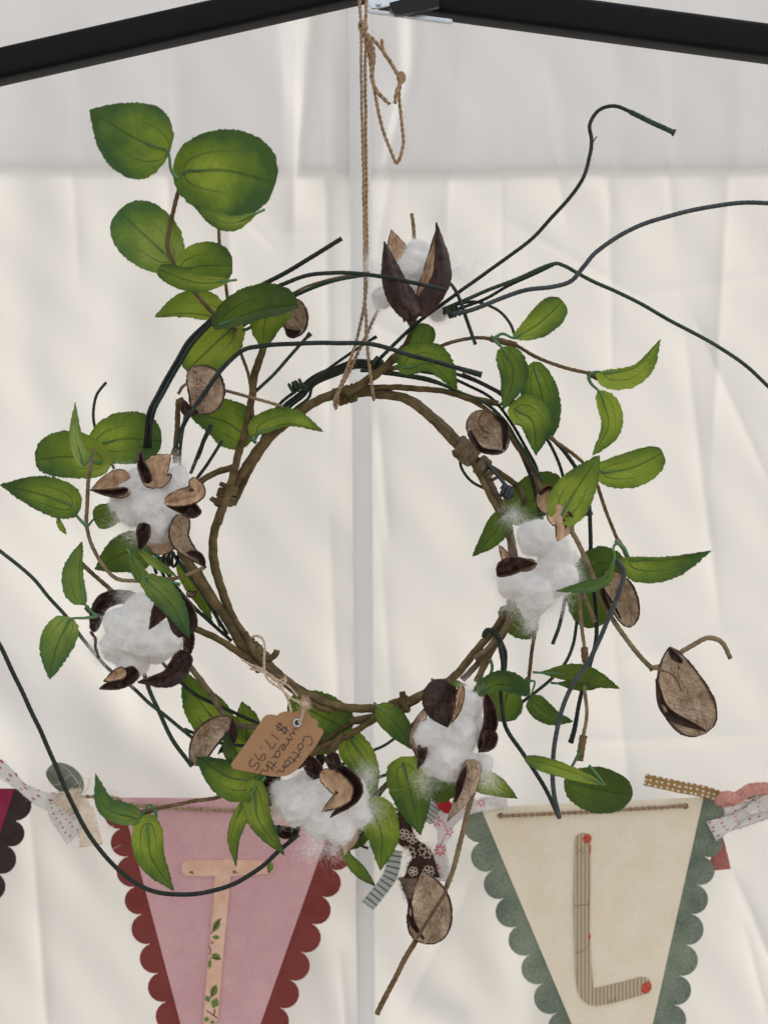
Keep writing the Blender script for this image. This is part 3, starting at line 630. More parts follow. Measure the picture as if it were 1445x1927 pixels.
# leaves: (midrib, wl, wr, profile, depth, dl, dr, material, stalk)
LV=[
 ([(316,285),(250,258),(169,207)],70,70,'o',-.085,6,4,0,[(322,318),(334,338)]),
 ([(352,322),(430,322),(519,345)],76,84,'r',-.07,4,-8,0,[(340,335)]),
 ([(486,400),(430,420),(362,386)],16,15,'l',-.078,4,-2,0,None),
 ([(352,338),(345,310),(352,284)],16,14,'r',-.06,2,2,1,None),
 ([(320,486),(272,442),(224,396)],54,58,'r',-.03,6,8,2,[(334,508)]),
 ([(345,505),(390,500),(438,500)],44,38,'r',-.04,8,0,0,[(340,510)]),
 ([(432,528),(370,532),(297,506)],20,20,'t',-.052,2,14,0,None),
 ([(420,600),(350,590),(291,597)],8,46,'o',-.02,4,8,0,[(436,612)]),
 ([(438,616),(396,655),(352,699)],44,38,'r',-.022,8,10,0,[(448,640)]),
 ([(422,608),(490,584),(561,574)],48,16,'r',-.045,10,14,1,None),
 ([(520,562),(498,610),(497,663)],38,32,'b',-.032,8,2,0,[(476,612),(456,622)]),
 ([(472,826),(420,792),(357,780)],42,44,'o',-.004,6,5,0,None),
 ([(488,814),(545,798),(609,813)],34,5,'b',-.016,6,-6,0,[(480,826)]),
 ([(186,836),(240,826),(305,830)],50,46,'r',-.006,8,6,0,[(178,850)]),
 ([(190,872),(130,860),(67,866)],38,48,'r',-.01,8,8,0,[(178,850)]),
 ([(160,876),(144,825),(142,756)],14,12,'b',-.04,12,-14,2,[(176,852)]),
 ([(132,950),(75,930),(0,912)],32,38,'b',-.045,6,10,0,[(146,972),(163,990)]),
 ([(108,970),(114,988),(126,1007)],6,6,'l',-.01,3,0,0,None),
 ([(178,976),(210,968),(250,966)],22,24,'b',-.004,6,4,1,[(166,990)]),
 ([(270,1030),(225,1045),(179,1072)],40,36,'b',-.004,8,8,1,[(300,1050)]),
 ([(160,1136),(150,1080),(156,1018)],34,8,'o',-.03,8,-8,2,[(178,1156),(186,1158)]),
 ([(133,1165),(108,1215),(94,1279)],30,34,'o',-.03,5,8,2,[(160,1163),(184,1160)]),
 ([(272,1088),(325,1140),(357,1201)],26,22,'o',-.06,8,-8,2,[(340,1100)]),
 ([(244,1040),(264,1078),(290,1112)],12,14,'l',-.05,8,4,2,None),
 ([(258,1032),(292,1058),(335,1086)],8,10,'l',-.036,5,3,2,None),
 ([(338,1062),(375,1120),(400,1172)],16,16,'o',.01,5,4,0,None),
 ([(418,1372),(378,1322),(344,1262)],40,36,'b',.004,8,8,0,None),
 ([(466,1392),(462,1355),(455,1320)],20,26,'o',.008,5,4,0,None),
 ([(432,1372),(455,1392),(486,1408)],22,26,'r',.01,4,4,0,None),
 ([(560,1325),(610,1350),(661,1376)],42,44,'r',.004,10,6,0,[(700,1360)]),
 ([(566,1400),(600,1385),(652,1372)],10,36,'r',.012,4,4,1,None),
 ([(478,1468),(430,1462),(368,1424)],42,36,'b',-.03,10,6,0,[(505,1455)]),
 ([(444,1436),(432,1410),(424,1374)],13,12,'b',-.028,6,-4,1,None),
 ([(462,1502),(436,1570),(444,1631)],20,9,'o',-.026,6,4,0,None),
 ([(478,1488),(488,1545),(537,1611)],26,22,'b',-.034,10,-10,0,[(500,1462)]),
 ([(262,1541),(200,1520),(180,1455)],18,24,'b',-.03,6,8,2,[(280,1515),(294,1524)]),
 ([(278,1554),(286,1615),(328,1677)],28,30,'b',-.03,5,8,0,[(294,1540),(292,1524)]),
 ([(712,1330),(745,1362),(784,1414)],24,24,'o',-.014,5,4,0,None),
 ([(662,1392),(692,1445),(706,1508)],24,34,'b',.0,8,6,0,[(678,1380)]),
 ([(760,1444),(775,1500),(791,1572)],40,38,'b',-.012,8,6,0,None),
 ([(862,1452),(835,1478),(815,1506)],28,28,'r',.004,5,4,1,None),
 ([(700,1520),(718,1575),(715,1638)],38,30,'b',-.012,8,8,0,[(690,1510)]),
 ([(640,1594),(668,1630),(707,1669)],12,12,'l',-.006,5,4,0,None),
 ([(700,1555),(680,1575),(655,1600)],14,10,'l',.004,3,3,1,None),
 ([(890,1466),(930,1478),(974,1503)],22,22,'b',-.004,6,6,0,None),
 ([(904,1303),(945,1288),(997,1306)],26,12,'r',-.022,8,6,0,[(925,1262),(922,1240)]),
 ([(956,1300),(948,1330),(946,1359)],34,34,'r',-.004,4,4,0,[(970,1290)]),
 ([(998,1314),(1035,1346),(1079,1358)],18,22,'b',-.016,6,4,1,[(1006,1284),(994,1284),(985,1300)]),
 ([(818,1280),(838,1284),(880,1290)],8,8,'l',.004,2,2,0,None),
 ([(1017,1266),(1090,1272),(1166,1296)],22,14,'l',-.02,6,-10,1,None),
 ([(1046,1286),(1090,1290),(1140,1290)],12,10,'l',-.01,3,3,1,None),
 ([(1136,1476),(1060,1448),(987,1426)],16,12,'t',-.055,4,3,0,[(1108,1440)]),
 ([(1064,1470),(1120,1484),(1190,1496)],40,44,'p',-.035,12,10,1,[(1092,1412)]),
 ([(1188,1054),(1260,1052),(1338,1036)],6,42,'b',-.028,8,6,0,[(1175,1034),(1162,1022)]),
 ([(1092,1100),(1125,1060),(1176,1070)],30,34,'r',-.012,10,6,1,None),
 ([(1156,1050),(1134,1094),(1044,1113)],12,10,'l',-.05,6,4,2,[(1154,1030),(1162,1020)]),
 ([(1100,1088),(1112,1130),(1124,1180)],30,44,'r',.006,5,6,1,None),
 ([(950,1150),(975,1172),(1012,1188)],24,26,'r',.012,4,4,1,None),
 ([(950,968),(926,1008),(888,1048)],22,22,'b',-.006,6,6,1,None),
 ([(962,968),(1010,938),(1060,908)],44,34,'r',.008,5,6,1,None),
 ([(1058,966),(1082,925),(1128,856)],38,38,'b',-.05,6,10,0,None),
 ([(1136,889),(1190,880),(1247,852)],30,36,'r',-.02,5,6,0,[(1118,880),(1106,874)]),
 ([(1128,738),(1144,800),(1114,858)],28,14,'o',-.028,8,-6,0,[(1112,722),(1106,708)]),
 ([(1140,702),(1196,690),(1242,638)],6,34,'b',-.024,4,6,0,[(1122,700),(1108,704)]),
 ([(966,636),(1010,612),(1059,567)],28,28,'t',-.025,5,8,0,[(945,628),(928,638)]),
 ([(946,656),(966,704),(947,770)],28,26,'o',-.03,8,8,0,[(938,648),(930,640)]),
 ([(1008,700),(1020,750),(1026,826)],32,40,'r',-.01,5,6,0,None),
 ([(972,772),(1002,796),(1008,858)],38,24,'b',-.022,6,10,0,[(956,762),(940,760)]),
 ([(766,692),(812,688),(861,737)],42,14,'b',-.02,8,6,0,[(742,690)]),
 ([(778,672),(790,645),(806,610)],20,22,'t',-.012,6,4,0,[(745,682)]),
]
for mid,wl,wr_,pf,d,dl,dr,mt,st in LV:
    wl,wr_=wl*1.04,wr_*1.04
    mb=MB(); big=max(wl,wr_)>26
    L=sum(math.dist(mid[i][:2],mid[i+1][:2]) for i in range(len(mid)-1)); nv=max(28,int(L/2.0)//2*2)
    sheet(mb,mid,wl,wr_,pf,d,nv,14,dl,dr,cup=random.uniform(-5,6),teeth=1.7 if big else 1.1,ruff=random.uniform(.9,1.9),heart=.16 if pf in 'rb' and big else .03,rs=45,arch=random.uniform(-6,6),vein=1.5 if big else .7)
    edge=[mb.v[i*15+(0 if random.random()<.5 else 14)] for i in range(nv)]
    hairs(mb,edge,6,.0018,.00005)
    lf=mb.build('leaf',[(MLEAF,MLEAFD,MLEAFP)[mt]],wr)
    # stalk running out into the midrib
    base=[(m_[0],m_[1]) for m_ in mid]; m1=crom([Vector((a,b,0)) for a,b in base],20)
    pts=([(a,b,d+.002) for a,b in reversed(st)] if st else [(mid[0][0]-(m1[3].x-m1[0].x)*.6,mid[0][1]-(m1[3].y-m1[0].y)*.6,d+.002)])
    pts+=[(m1[0].x,m1[0].y,d-.0006),(m1[3].x,m1[3].y,d-.0008),(m1[6].x,m1[6].y,d+.001)]
    mb=MB(); c=path(pts,d,2.5); tube(mb,c,lambda t:(3.4 if big else 2.6)/S*(1-.75*t),7); mb.build('leafstalk',MSTALK,lf)

# cotton bolls
def sphere_pts(n): 
    v=rng.normal(size=(n,3)); return v/np.linalg.norm(v,axis=1)[:,None]
import bmesh
def boll(lobes,d,label=None,nf=5200,wisps=()):
    """lobes: (x,y,r px, depth offset px)"""
    mb=MB(); C=[(P(x,y,d-o/S),r/S) for x,y,r,o in lobes]
    bm=bmesh.new(); bmesh.ops.create_icosphere(bm,subdivisions=4,radius=1); sv_=[v.co.copy() for v in bm.verts]; sf=[[v.index for v in f.verts] for f in bm.faces]; bm.free()
    for c,r in C:
        vs=[]
        for v in sv_:
            q=c+v*r; k=.80+.17*noise.noise(q*70)+.13*noise.noise(q*160)+.08*noise.noise(q*380); vs.append(c+Vector((v.x*k*r,v.y*k*r*.85,v.z*k*r)))
        mb.add(vs,sf)
    b=mb.build('cotton_boll',MCOT,wr)
    md=b.modifiers.new('merge','REMESH'); md.mode='VOXEL'; md.voxel_size=.0009; md.use_smooth_shade=True
    md=b.modifiers.new('soften','SMOOTH'); md.factor=.7; md.iterations=7
    A=sum(r*r for c,r in C); roots=[];nrm=[];kind=[]
    for c,r in C:
        for dv in sphere_pts(int(nf*r*r/A)):
            v=Vector(dv)
            if v.y>.45: continue
            q=c+v*r; k=.76+.17*noise.noise(q*70)+.13*noise.noise(q*160)
            roots.append(c+Vector((v.x*k*r,v.y*k*r*.85,v.z*k*r))); nrm.append(v); kind.append(0)
    for x,y,r,o,n in wisps:
        c=P(x,y,d-o/S)
        for _ in range(int(n*(4 if y<620 else 2.4))): roots.append(c+Vector(rng.normal(size=3))*r/S*.42); nrm.append(Vector((0,0,0))); kind.append(1)
    p=np.array(roots); nm=np.array(nrm); kd=np.array(kind); n=len(p)
    fl=np.array([noise.noise_vector(x*60) for x in roots])*1.8
    dr=rng.normal(size=(n,3))*.7+fl; dr-=nm*(dr*nm).sum(1)[:,None]*.8; dr+=nm*rng.uniform(.0,.34,n)[:,None]
    dr/=np.linalg.norm(dr,axis=1)[:,None]; ln=rng.uniform(.002,.006,n)*np.where(rng.random(n)<.05,2.0,1); ln[kd==1]*=2.4
    wd=rng.uniform(.00003,.00007,n); wd[kd==1]*=.42
    NS=7; V=[]
    for k in range(NS+1):
        sd_=np.stack([-dr[:,2],np.zeros(n),dr[:,0]],-1); sd_/=np.linalg.norm(sd_,axis=1)[:,None]+1e-9
        ww=(wd*(1-.8*k/NS))[:,None]; V.append(p-sd_*ww); V.append(p+sd_*ww)
        dr=dr+rng.normal(size=(n,3))*.38-nm*.05; dr/=np.linalg.norm(dr,axis=1)[:,None]; p=p+dr*(ln/NS)[:,None]
    V=np.stack(V,1).reshape(-1,3); base=np.arange(n)*(2*NS+2)
    F=np.concatenate([np.stack([base+2*k,base+2*k+1,base+2*k+3,base+2*k+2],-1) for k in range(NS)])
    f=np_mesh('cotton_fibre',V,F,MFIB,b)
    f['kind']='stuff'
    return b
def bract(par,mid,wl,wr_,d,dl=10,dr=10,pf='b',out=True,th=.0011,cup=4,name='bract',mats=None,arch=0):
    """out=True: dark outside faces the camera, else the tan inside"""
    mb=MB(); sheet(mb,mid,wl,wr_,pf,d,40,22,dl,dr,cup=cup,teeth=0,ruff=1.6,heart=.02,rs=14,rag=.9,arch=arch,wrk=1.3)
    ms=mats or ([MHOUT,MHIN,MHRIM] if out else [MHIN,MHOUT,MHRIM])
    return solid(mb.build(name,ms,par),th,0,1,2)
nf=20000
b=boll([(785,505,46,0),(770,545,34,4),(806,530,34,0),(735,512,26,-20),(722,560,26,-22),(824,585,24,-18),(788,470,26,0)],-.008,nf=nf,wisps=((700,510,26,-10,260),(868,512,26,-10,300),(825,590,20,-10,160),(845,480,20,-10,120),(885,545,16,-10,60),(712,575,16,-8,100)))
bract(b,[(778,596),(742,540),(723,455)],22,28,-.034,-14,-8,'b',True,cup=-8); bract(b,[(788,592),(832,520),(821,419)],20,18,-.030,-12,-10,'b',True,cup=-8); bract(b,[(790,560),(808,505),(820,435)],10,12,-.020,6,6,'b',False)
bract(b,[(775,530),(752,480),(736,433)],26,24,.006,8,8,'o',False); bract(b,[(770,570),(772,592),(771,612)],20,20,-.03,-8,-8,'b',True); bract(b,[(757,575),(762,592),(760,606)],10,8,-.034,-4,-4,'b',True)
b=boll([(262,915,44,4),(320,920,50,0),(300,985,46,6),(248,965,34,0),(285,950,44,14),(335,955,28,0),(225,945,22,-6)],-.02,nf=nf,wisps=((232,895,26,0,220),(235,985,28,0,240),(340,875,26,0,160),(262,1010,20,4,100)))
bract(b,[(280,908),(266,874),(266,848)],9,11,-.040,8,8,'b',True); bract(b,[(290,918),(292,880),(322,856)],24,34,-.034,12,12,'o',False); bract(b,[(246,915),(215,916),(171,922)],22,32,-.026,8,10,'b',False)
bract(b,[(240,922),(210,926),(170,922)],8,6,-.032,6,6,'b',True); bract(b,[(364,900),(372,930),(310,947)],13,20,-.044,10,10,'r',False); bract(b,[(312,948),(350,948),(378,966)],8,22,-.04,8,8,'t',True)
bract(b,[(272,985),(270,1012),(262,1037)],12,14,-.036,8,8,'b',True); bract(b,[(330,985),(310,1020),(280,1024)],22,18,-.02,8,8,'r',False)
b=boll([(258,1195,66,0),(300,1210,50,2),(225,1215,44,0),(265,1145,36,0),(250,1240,42,0),(222,1175,34,0),(320,1185,30,2)],-.02,nf=nf*1.15,wisps=((185,1215,26,0,260),(240,1118,24,0,160),(300,1120,20,0,100),(330,1225,20,0,140),(240,1278,20,6,140),(190,1250,20,0,90)))
bract(b,[(348,1196),(322,1140),(281,1184)],20,34,-.05,12,14,'b',True); bract(b,[(352,1228),(322,1274),(260,1284)],20,20,-.046,10,10,'b',True); bract(b,[(258,1262),(222,1284),(188,1296)],16,16,-.04,8,8,'b',True)
bract(b,[(176,1188),(196,1134),(258,1120)],16,13,-.012,6,12,'p',True); bract(b,[(236,1262),(215,1272),(196,1282)],12,10,-.046,6,6,'b',False); bract(b,[(345,1160),(356,1200),(350,1240)],10,10,-.02,4,4,'p',True)
mb=MB(); c=wob(path([(172,1190),(180,1205),(182,1225),(188,1238)],-.045,2),.001,200); tube(mb,c,.0009,6,0,.5,.002); hairs(mb,c,40,.003,.0001); mb.build('dried_speck',MHRIM,b)
b=boll([(560,1508,54,4),(655,1500,46,0),(640,1556,38,4),(600,1545,38,6),(530,1490,28,0),(672,1535,30,0),(580,1480,36,0),(615,1500,34,0)],-.024,nf=nf*1.15,wisps=((690,1465,28,0,260),(590,1590,30,0,300),(695,1525,24,0,200),(520,1540,22,0,140),(630,1600,20,0,120),(560,1450,24,0,140)))
bract(b,[(606,1452),(648,1492),(606,1528)],18,20,-.058,10,10,'o',False,arch=4); bract(b,[(636,1445),(668,1490),(622,1538)],16,17,-.052,12,8,'b',True); bract(b,[(600,1462),(575,1432),(548,1452)],14,16,-.03,8,6,'b',True)
bract(b,[(508,1515),(498,1485),(528,1455)],16,12,-.02,8,6,'p',True); bract(b,[(510,1560),(540,1570),(565,1558)],14,8,-.022,6,6,'p',True); bract(b,[(650,1535),(652,1580),(648,1608)],28,22,-.018,10,8,'b',False)
bract(b,[(622,1418),(630,1440),(640,1462)],14,14,-.036,-6,-6,'b',True); bract(b,[(604,1420),(600,1440),(606,1450)],10,8,-.03,-4,-4,'b',True)
b=boll([(878,1330,40,0),(815,1385,40,0),(848,1425,52,4),(905,1440,26,0),(865,1380,48,8),(900,1375,30,0),(815,1435,30,0)],-.022,nf=nf*1.1,wisps=((802,1470,28,0,220),(915,1465,24,0,260),(915,1440,22,0,120),(800,1355,20,4,120),(885,1292,20,0,120)))
bract(b,[(842,1284),(824,1322),(842,1368)],38,30,-.05,-12,-12,'o',True,cup=-6); bract(b,[(868,1292),(860,1335),(846,1364)],8,7,-.05,6,6,'b',False); bract(b,[(915,1308),(922,1360),(902,1412)],14,12,-.03,8,8,'p',True); bract(b,[(920,1375),(918,1400),(900,1415)],16,12,-.036,8,6,'b',True)
bract(b,[(800,1335),(778,1385),(792,1430)],12,8,-.018,10,4,'p',False); bract(b,[(794,1400),(792,1425),(785,1448)],10,7,-.026,6,4,'b',True)
b=boll([(1005,1012,42,4),(1045,1030,36,0),(962,1098,36,0),(1008,1118,46,4),(1052,1090,42,0),(990,1080,30,-10),(1035,1065,32,-8),(1068,1050,24,-4),(1000,1145,26,0)],-.022,nf=nf*1.3,wisps=((1080,1080,22,0,220),(935,1085,20,0,180),(1005,1172,22,0,300),(1050,1140,26,0,260),(970,975,22,0,180),(960,1130,24,0,180)))
bract(b,[(940,1028),(964,1058),(1009,1061)],10,14,-.054,8,8,'t',False); bract(b,[(936,1082),(968,1072),(1010,1061)],26,7,-.058,6,10,'o',True); bract(b,[(1034,958),(1060,984),(1048,1018)],22,20,-.05,-6,8,'o',False); bract(b,[(1062,964),(1072,985),(1058,1010)],9,10,-.048,6,6,'b',True)
bract(b,[(1018,925),(1030,945),(1044,962)],19,20,-.014,6,6,'r',False); bract(b,[(1015,930),(1030,918),(1050,924)],4,5,-.02,2,2,'p',True)

# dried seed pods
def pod(mid,wl,wr_,d,dl=12,dr=12,pf='p',cup=10,rim=None,ruff=2.2,arch=0):
    mb=MB(); sheet(mb,mid,wl,wr_,pf,d,64,44,dl,dr,cup=cup*2.4,ruff=ruff,rs=13,rag=1.0,arch=arch,vein=0,drn=2.4,wrk=3.8)
    o=solid(mb.build('seed_pod',[MPOD,MHOUT,MHRIM],wr),.0009,0,1,2)
    if rim:
        for rm in rim:
            mb=MB(); sheet(mb,rm[0],rm[1],rm[2],'l',d-.008,26,8,4,4,cup=3,ruff=1.2,rs=14); solid(mb.build('pod_rim',[MHOUT,MHOUT,MHRIM],o),.0008)
    return o
pod([(552,562),(556,600),(554,634)],24,24,-.012,8,8,cup=6,rim=[([(535,618),(550,628),(566,622)],6,7)])
pod([(362,692),(384,735),(372,778)],40,30,-.028,8,10,'p',6,rim=[([(346,752),(352,772),(374,776)],9,9)],arch=10)
pod([(888,778),(915,812),(950,848)],36,34,-.030,10,10,'p',6,rim=[([(925,778),(950,800),(948,846)],5,6),([(884,810),(905,845),(946,850)],3,4)],arch=-4)
pod([(1140,1076),(1162,1120),(1186,1180)],34,22,-.012,8,10,'p',6,rim=[([(1130,1100),(1142,1130),(1168,1166)],6,6)],arch=6)
pod([(1260,1218),(1282,1298),(1326,1380)],48,50,-.03,8,12,'q',9,rim=[([(1234,1278),(1254,1340),(1328,1376)],8,7),([(1258,1218),(1268,1235),(1284,1248)],7,5)],arch=-6)
mb=MB(); c=path([(1226,1258),(1245,1262),(1268,1272),(1282,1300)],-.036,2); tube(mb,c,.0007,6); mb.build('pod_stalk',MTWIG,wr)
pod([(796,1642),(810,1706),(800,1776)],42,43,-.012,10,10,'q',6,rim=[([(770,1690),(775,1735),(798,1768)],4,3)],arch=8)
mb=MB(); c=path([(838,1680),(817,1713),(784,1766)],-.026,2); tube(mb,c,.0011,6,0,.2,.004); mb.build('pod_stalk',MTWIG,wr)
pod([(436,1352),(392,1388),(366,1440)],22,26,-.012,4,8,'p',6,rim=[([(438,1352),(436,1390),(410,1420)],8,8)],arch=8)
pod([(345,968),(338,1015),(388,1068)],20,18,-.028,8,8,'b',4,rim=[([(350,1040),(372,1045),(388,1069)],6,5)])
pod([(893,1430),(875,1490),(842,1545)],18,20,-.036,-6,4,'b',-4,rim=[([(878,1440),(866,1475),(856,1510)],5,6)])
pod([(302,1050),(312,1062),(322,1064)],8,9,-.0,3,3,'b',2); pod([(352,1116),(362,1118),(370,1112)],5,6,-.0,3,3,'b',2)
mb=MB(); c=path([(915,770),(900,790),(905,806),(920,816)],-.036,2); tube(mb,c,.0007,6); mb.build('pod_stalk',MTWIG,wr)

# ---------------------------------------------------------------- price tag
def Zt(x,y): return (420+x/4.817, 1180+y/4.817)
tg=tag(empty('price_tag',P(*Zt(670,870),-.03)),'brown kraft price tag with handwriting, tied with string above the lowest cotton','price tag')
ol=[(75,1262),(72,1245),(80,1230),(220,1035),(345,850),(362,820),(390,798),(430,794),(470,797),(490,803),(512,782),(545,768),(590,764),(625,770),(640,778),(662,763),(700,755),(740,762),(775,787),(795,815),(798,832),(820,826),(848,842),(860,870),(855,908),(880,914),(902,930),(910,950),(900,975),(850,1065),(770,1170),(690,1270),(640,1315),(600,1340),(560,1352),(500,1356),(430,1352),(300,1326),(170,1302),(100,1286),(82,1276)]
mb=MB(); slab(mb,[Zt(*p) for p in ol],-.058,.0006); mb.build('card',MKRAFT,tg,smooth=False)
GL={'C':([[(.9,.8),(.6,1),(.25,.85),(.1,.45),(.3,.05),(.7,.0),(1.0,.25)]],1.0),'o':([[(.5,.55),(.2,.45),(.15,.15),(.4,0),(.7,.15),(.65,.45),(.4,.52),(.9,.45)]],.8),
 't':([[(.45,1.0),(.4,.5),(.45,.05),(.7,.05)],[(.05,.62),(.85,.68)]],.62),'n':([[(.1,.5),(.15,.0),(.2,.3),(.5,.52),(.65,.35),(.7,.05),(1,.05)]],.9),
 'w':([[(.05,.5),(.15,.05),(.4,.1),(.5,.45),(.55,.08),(.8,.05),(.9,.5),(1.05,.42)]],1.0),'r':([[(.1,.45),(.2,.0),(.22,.3),(.45,.5),(.65,.42)]],.6),
 'e':([[(.1,.22),(.55,.3),(.5,.52),(.2,.45),(.1,.15),(.4,.0),(.8,.15)]],.7),'a':([[(.7,.45),(.35,.52),(.12,.25),(.3,.0),(.6,.2),(.7,.45),(.7,.05),(.95,.08)]],.85),
 'h':([[(.15,1.0),(.15,.0),(.25,.32),(.5,.48),(.65,.3),(.7,.0),(1.2,.12),(1.6,-.15)]],.9),'$':([[(.8,.85),(.4,.95),(.2,.7),(.7,.45),(.7,.15),(.3,.05),(.1,.2)],[(.35,1.15),(.3,-.15)],[(.6,1.15),(.55,-.15)]],1.0),
 '1':([[(.3,.95),(.3,0)]],.6),'7':([[(.05,.9),(.6,.9),(.45,.45),(.35,-.1)]],.8),'.':([[(.15,.1),(.2,-.02)]],.35),'9':([[(.65,.8),(.35,.95),(.1,.7),(.3,.5),(.65,.65),(.68,.4),(.5,-.1)]],.8),'5':([[(.75,.95),(.2,.92),(.15,.55),(.5,.55),(.7,.3),(.45,.0),(.1,.05)]],.8)}
mb=MB()
def write(s,x0,y0,x1,y1,h):
    tot=sum(GL[c][1] for c in s); L=math.hypot(x1-x0,y1-y0); k=L/tot; ux,uy=(x1-x0)/L,(y1-y0)/L; vx,vy=uy,-ux; o=0
    for c in s:
        for stt in GL[c][0]:
            pts=[]
            for a,b_ in stt: X=x0+ux*(o+a)*k+vx*b_*h; Y=y0+uy*(o+a)*k+vy*b_*h; z=Zt(X,Y); pts.append(P(z[0],z[1],-.0582))
            c3=crom(pts,max(4,len(pts)*4)) if len(pts)>2 else pts; tube(mb,c3,.0002,5)
        o+=GL[c][1]
write('Cotton',765,965,490,1310,88); write('wreath',655,905,340,1310,92); write('$17.95',530,845,215,1255,98)
mb.build('handwriting',MINK,tg)
mb=MB(); cx,cy=Zt(672,868); tube(mb,crom([P(cx+6.5*math.cos(a),cy+6.5*math.sin(a),-.0588) for a in [k*math.pi/6 for k in range(13)]],40),.0006,6); mb.build('eyelet',MGALV,tg)
mb=MB(); slab(mb,disc(cx,cy,5),-.0583,.0003); mb.build('punched_hole',MBRN,tg,smooth=False)
mb=MB(); 
for pts in ([Zt(258,92)+(-.01,),Zt(300,80)+(-.02,),Zt(350,100)+(-.03,),Zt(380,170)+(-.035,),Zt(370,290)+(-.035,),Zt(375,410)+(-.035,),Zt(420,490)+(-.04,),Zt(540,570)+(-.045,),Zt(600,690)+(-.05,),Zt(622,772)+(-.056,)],
            [Zt(250,375)+(-.015,),Zt(340,400)+(-.025,),Zt(440,440)+(-.03,),Zt(520,530)+(-.04,),Zt(600,630)+(-.05,),Zt(700,690)+(-.06,),Zt(725,740)+(-.062,),Zt(700,850)+(-.061,),Zt(680,868)+(-.058,)],[Zt(560,450)+(-.02,),Zt(568,490)+(-.026,),Zt(540,520)+(-.03,),Zt(500,515)+(-.03,)]):
    c=wob(path(pts,0,2.5),.0004,90,1.3); ply(mb,c,.00075,pitch=.0028); hairs(mb,c,40,.004,.00004,1)
mb.build('string',[MJUTEP,MFUZZ],tg)
mb=MB(); c0=[P(*Zt(745+random.gauss(0,22),700+random.gauss(0,22)),-.062) for _ in range(30)]; hairs(mb,c0,260,.006,.0001,0); mb.build('frayed_end',[MJUTEP],tg)['kind']='stuff'
knot(*Zt(738,705),5,5,-.062,.0007,MJUTEP,tg,fz=10)

# ---------------------------------------------------------------- bunting
def scallop(pts, side, bulge=.5, n=9):
    """arc bumps through valley points; side +1/-1 picks the outward side"""
    out=[]
    for i in range(len(pts)-1):
        (x0,y0),(x1,y1)=pts[i],pts[i+1]; mx,my=(x0+x1)/2,(y0+y1)/2; dx,dy=x1-x0,y1-y0; L=math.hypot(dx,dy); nx,ny=-dy/L*side,dx/L*side
        h=bulge*L; r=(L*L/4+h*h)/(2*h); cx,cy=mx+nx*(h-r),my+ny*(h-r)
        a0=math.atan2(y0-cy,x0-cx); a1=math.atan2(y1-cy,x1-cx)
        am=math.atan2(ny,nx)
        def norm(a,ref):
            while a-ref>math.pi: a-=2*math.pi
            while a-ref<-math.pi: a+=2*math.pi
            return a
        a0=norm(a0,am); a1=norm(a1,am)
        for k in range(n): a=a0+(a1-a0)*k/n; out.append((cx+r*math.cos(a),cy+r*math.sin(a)))
    out.append(pts[-1]); return out
PD=.19
def cont(vs,n):
    o=list(vs); dx,dy=(o[-1][0]-o[-4][0])/3,(o[-1][1]-o[-4][1])/3
    for _ in range(n): o.append((o[-1][0]+dx,o[-1][1]+dy))
    return o
def pennant(top,apex,vl,vr,mf,mb_,label,hole):
    t=tag(empty('bunting_pennant',P((top[0][0]+top[1][0])/2,top[0][1],PD)),label,'pennant','pennants strung on the bunting cord')
    m1=MB(); L=scallop(vl,1); Rr=scallop(vr,-1); poly=L+Rr[::-1]; slab(m1,poly,PD,.0005); m1.build('scalloped_backing',mb_,t,smooth=False)
    m1=MB(); slab(m1,[top[0],top[1],apex[1],apex[0]],PD-.0007,.0005); m1.build('front_card',mf,t,smooth=False)
    for x,y in hole:
        m1=MB(); tube(m1,crom([P(x+6*math.cos(a),y+6*math.sin(a),PD-.0009) for a in [k*math.pi/6 for k in range(13)]],30),.0003,5); m1.build('hole_edge',mf,t)
        m1=MB(); slab(m1,disc(x,y,5.5),PD-.0009,.0001); m1.build('punched_hole',MBRN,t,smooth=False)
    return t
vl=cont([(222,1505),(227,1560),(244,1611),(254,1669),(269,1720),(284,1776),(299,1831),(314,1885)],5); vr=cont([(648,1507),(660,1533),(643,1585),(624,1636),(605,1687),(586,1738),(565,1791),(545,1844),(526,1896)],5)
tT=pennant([(228,1501),(640,1503)],[(399,2150),(412,2150)],vl,vr,MPINK,MMAR,'pink pennant with a peach letter T and scalloped maroon edge','').__class__ and None
tT=[o for o in col.objects if o.name.startswith('bunting_pennant')][-1]
vl=cont([(905,1520),(902,1586),(927,1638),(949,1690),(973,1743),(998,1796),(1022,1850),(1048,1906)],4); vr=cont([(1324,1500),(1340,1559),(1324,1612),(1309,1665),(1299,1720),(1289,1778),(1277,1836),(1267,1891)],5)
tL=pennant([(904,1520),(1323,1500)],[(1165,2140),(1180,2140)],vl,vr,MCREAM,MGREEN,'cream pennant with a striped letter L and scalloped grey-green edge',[(942,1535),(1289,1517)])
vr=cont([(29,1484),(30,1545),(14,1592),(-6,1643),(-27,1694)],8); vl=[(-372-(x-29)*1.0+0,y) for x,y in vr]
tM=pennant([(-372,1474),(28,1485)],[(-180,2080),(-166,2080)],vl,vr,MMAG,MBRN,'dark magenta pennant with scalloped near-black edge, cut off at the left',[(-6,1498)])
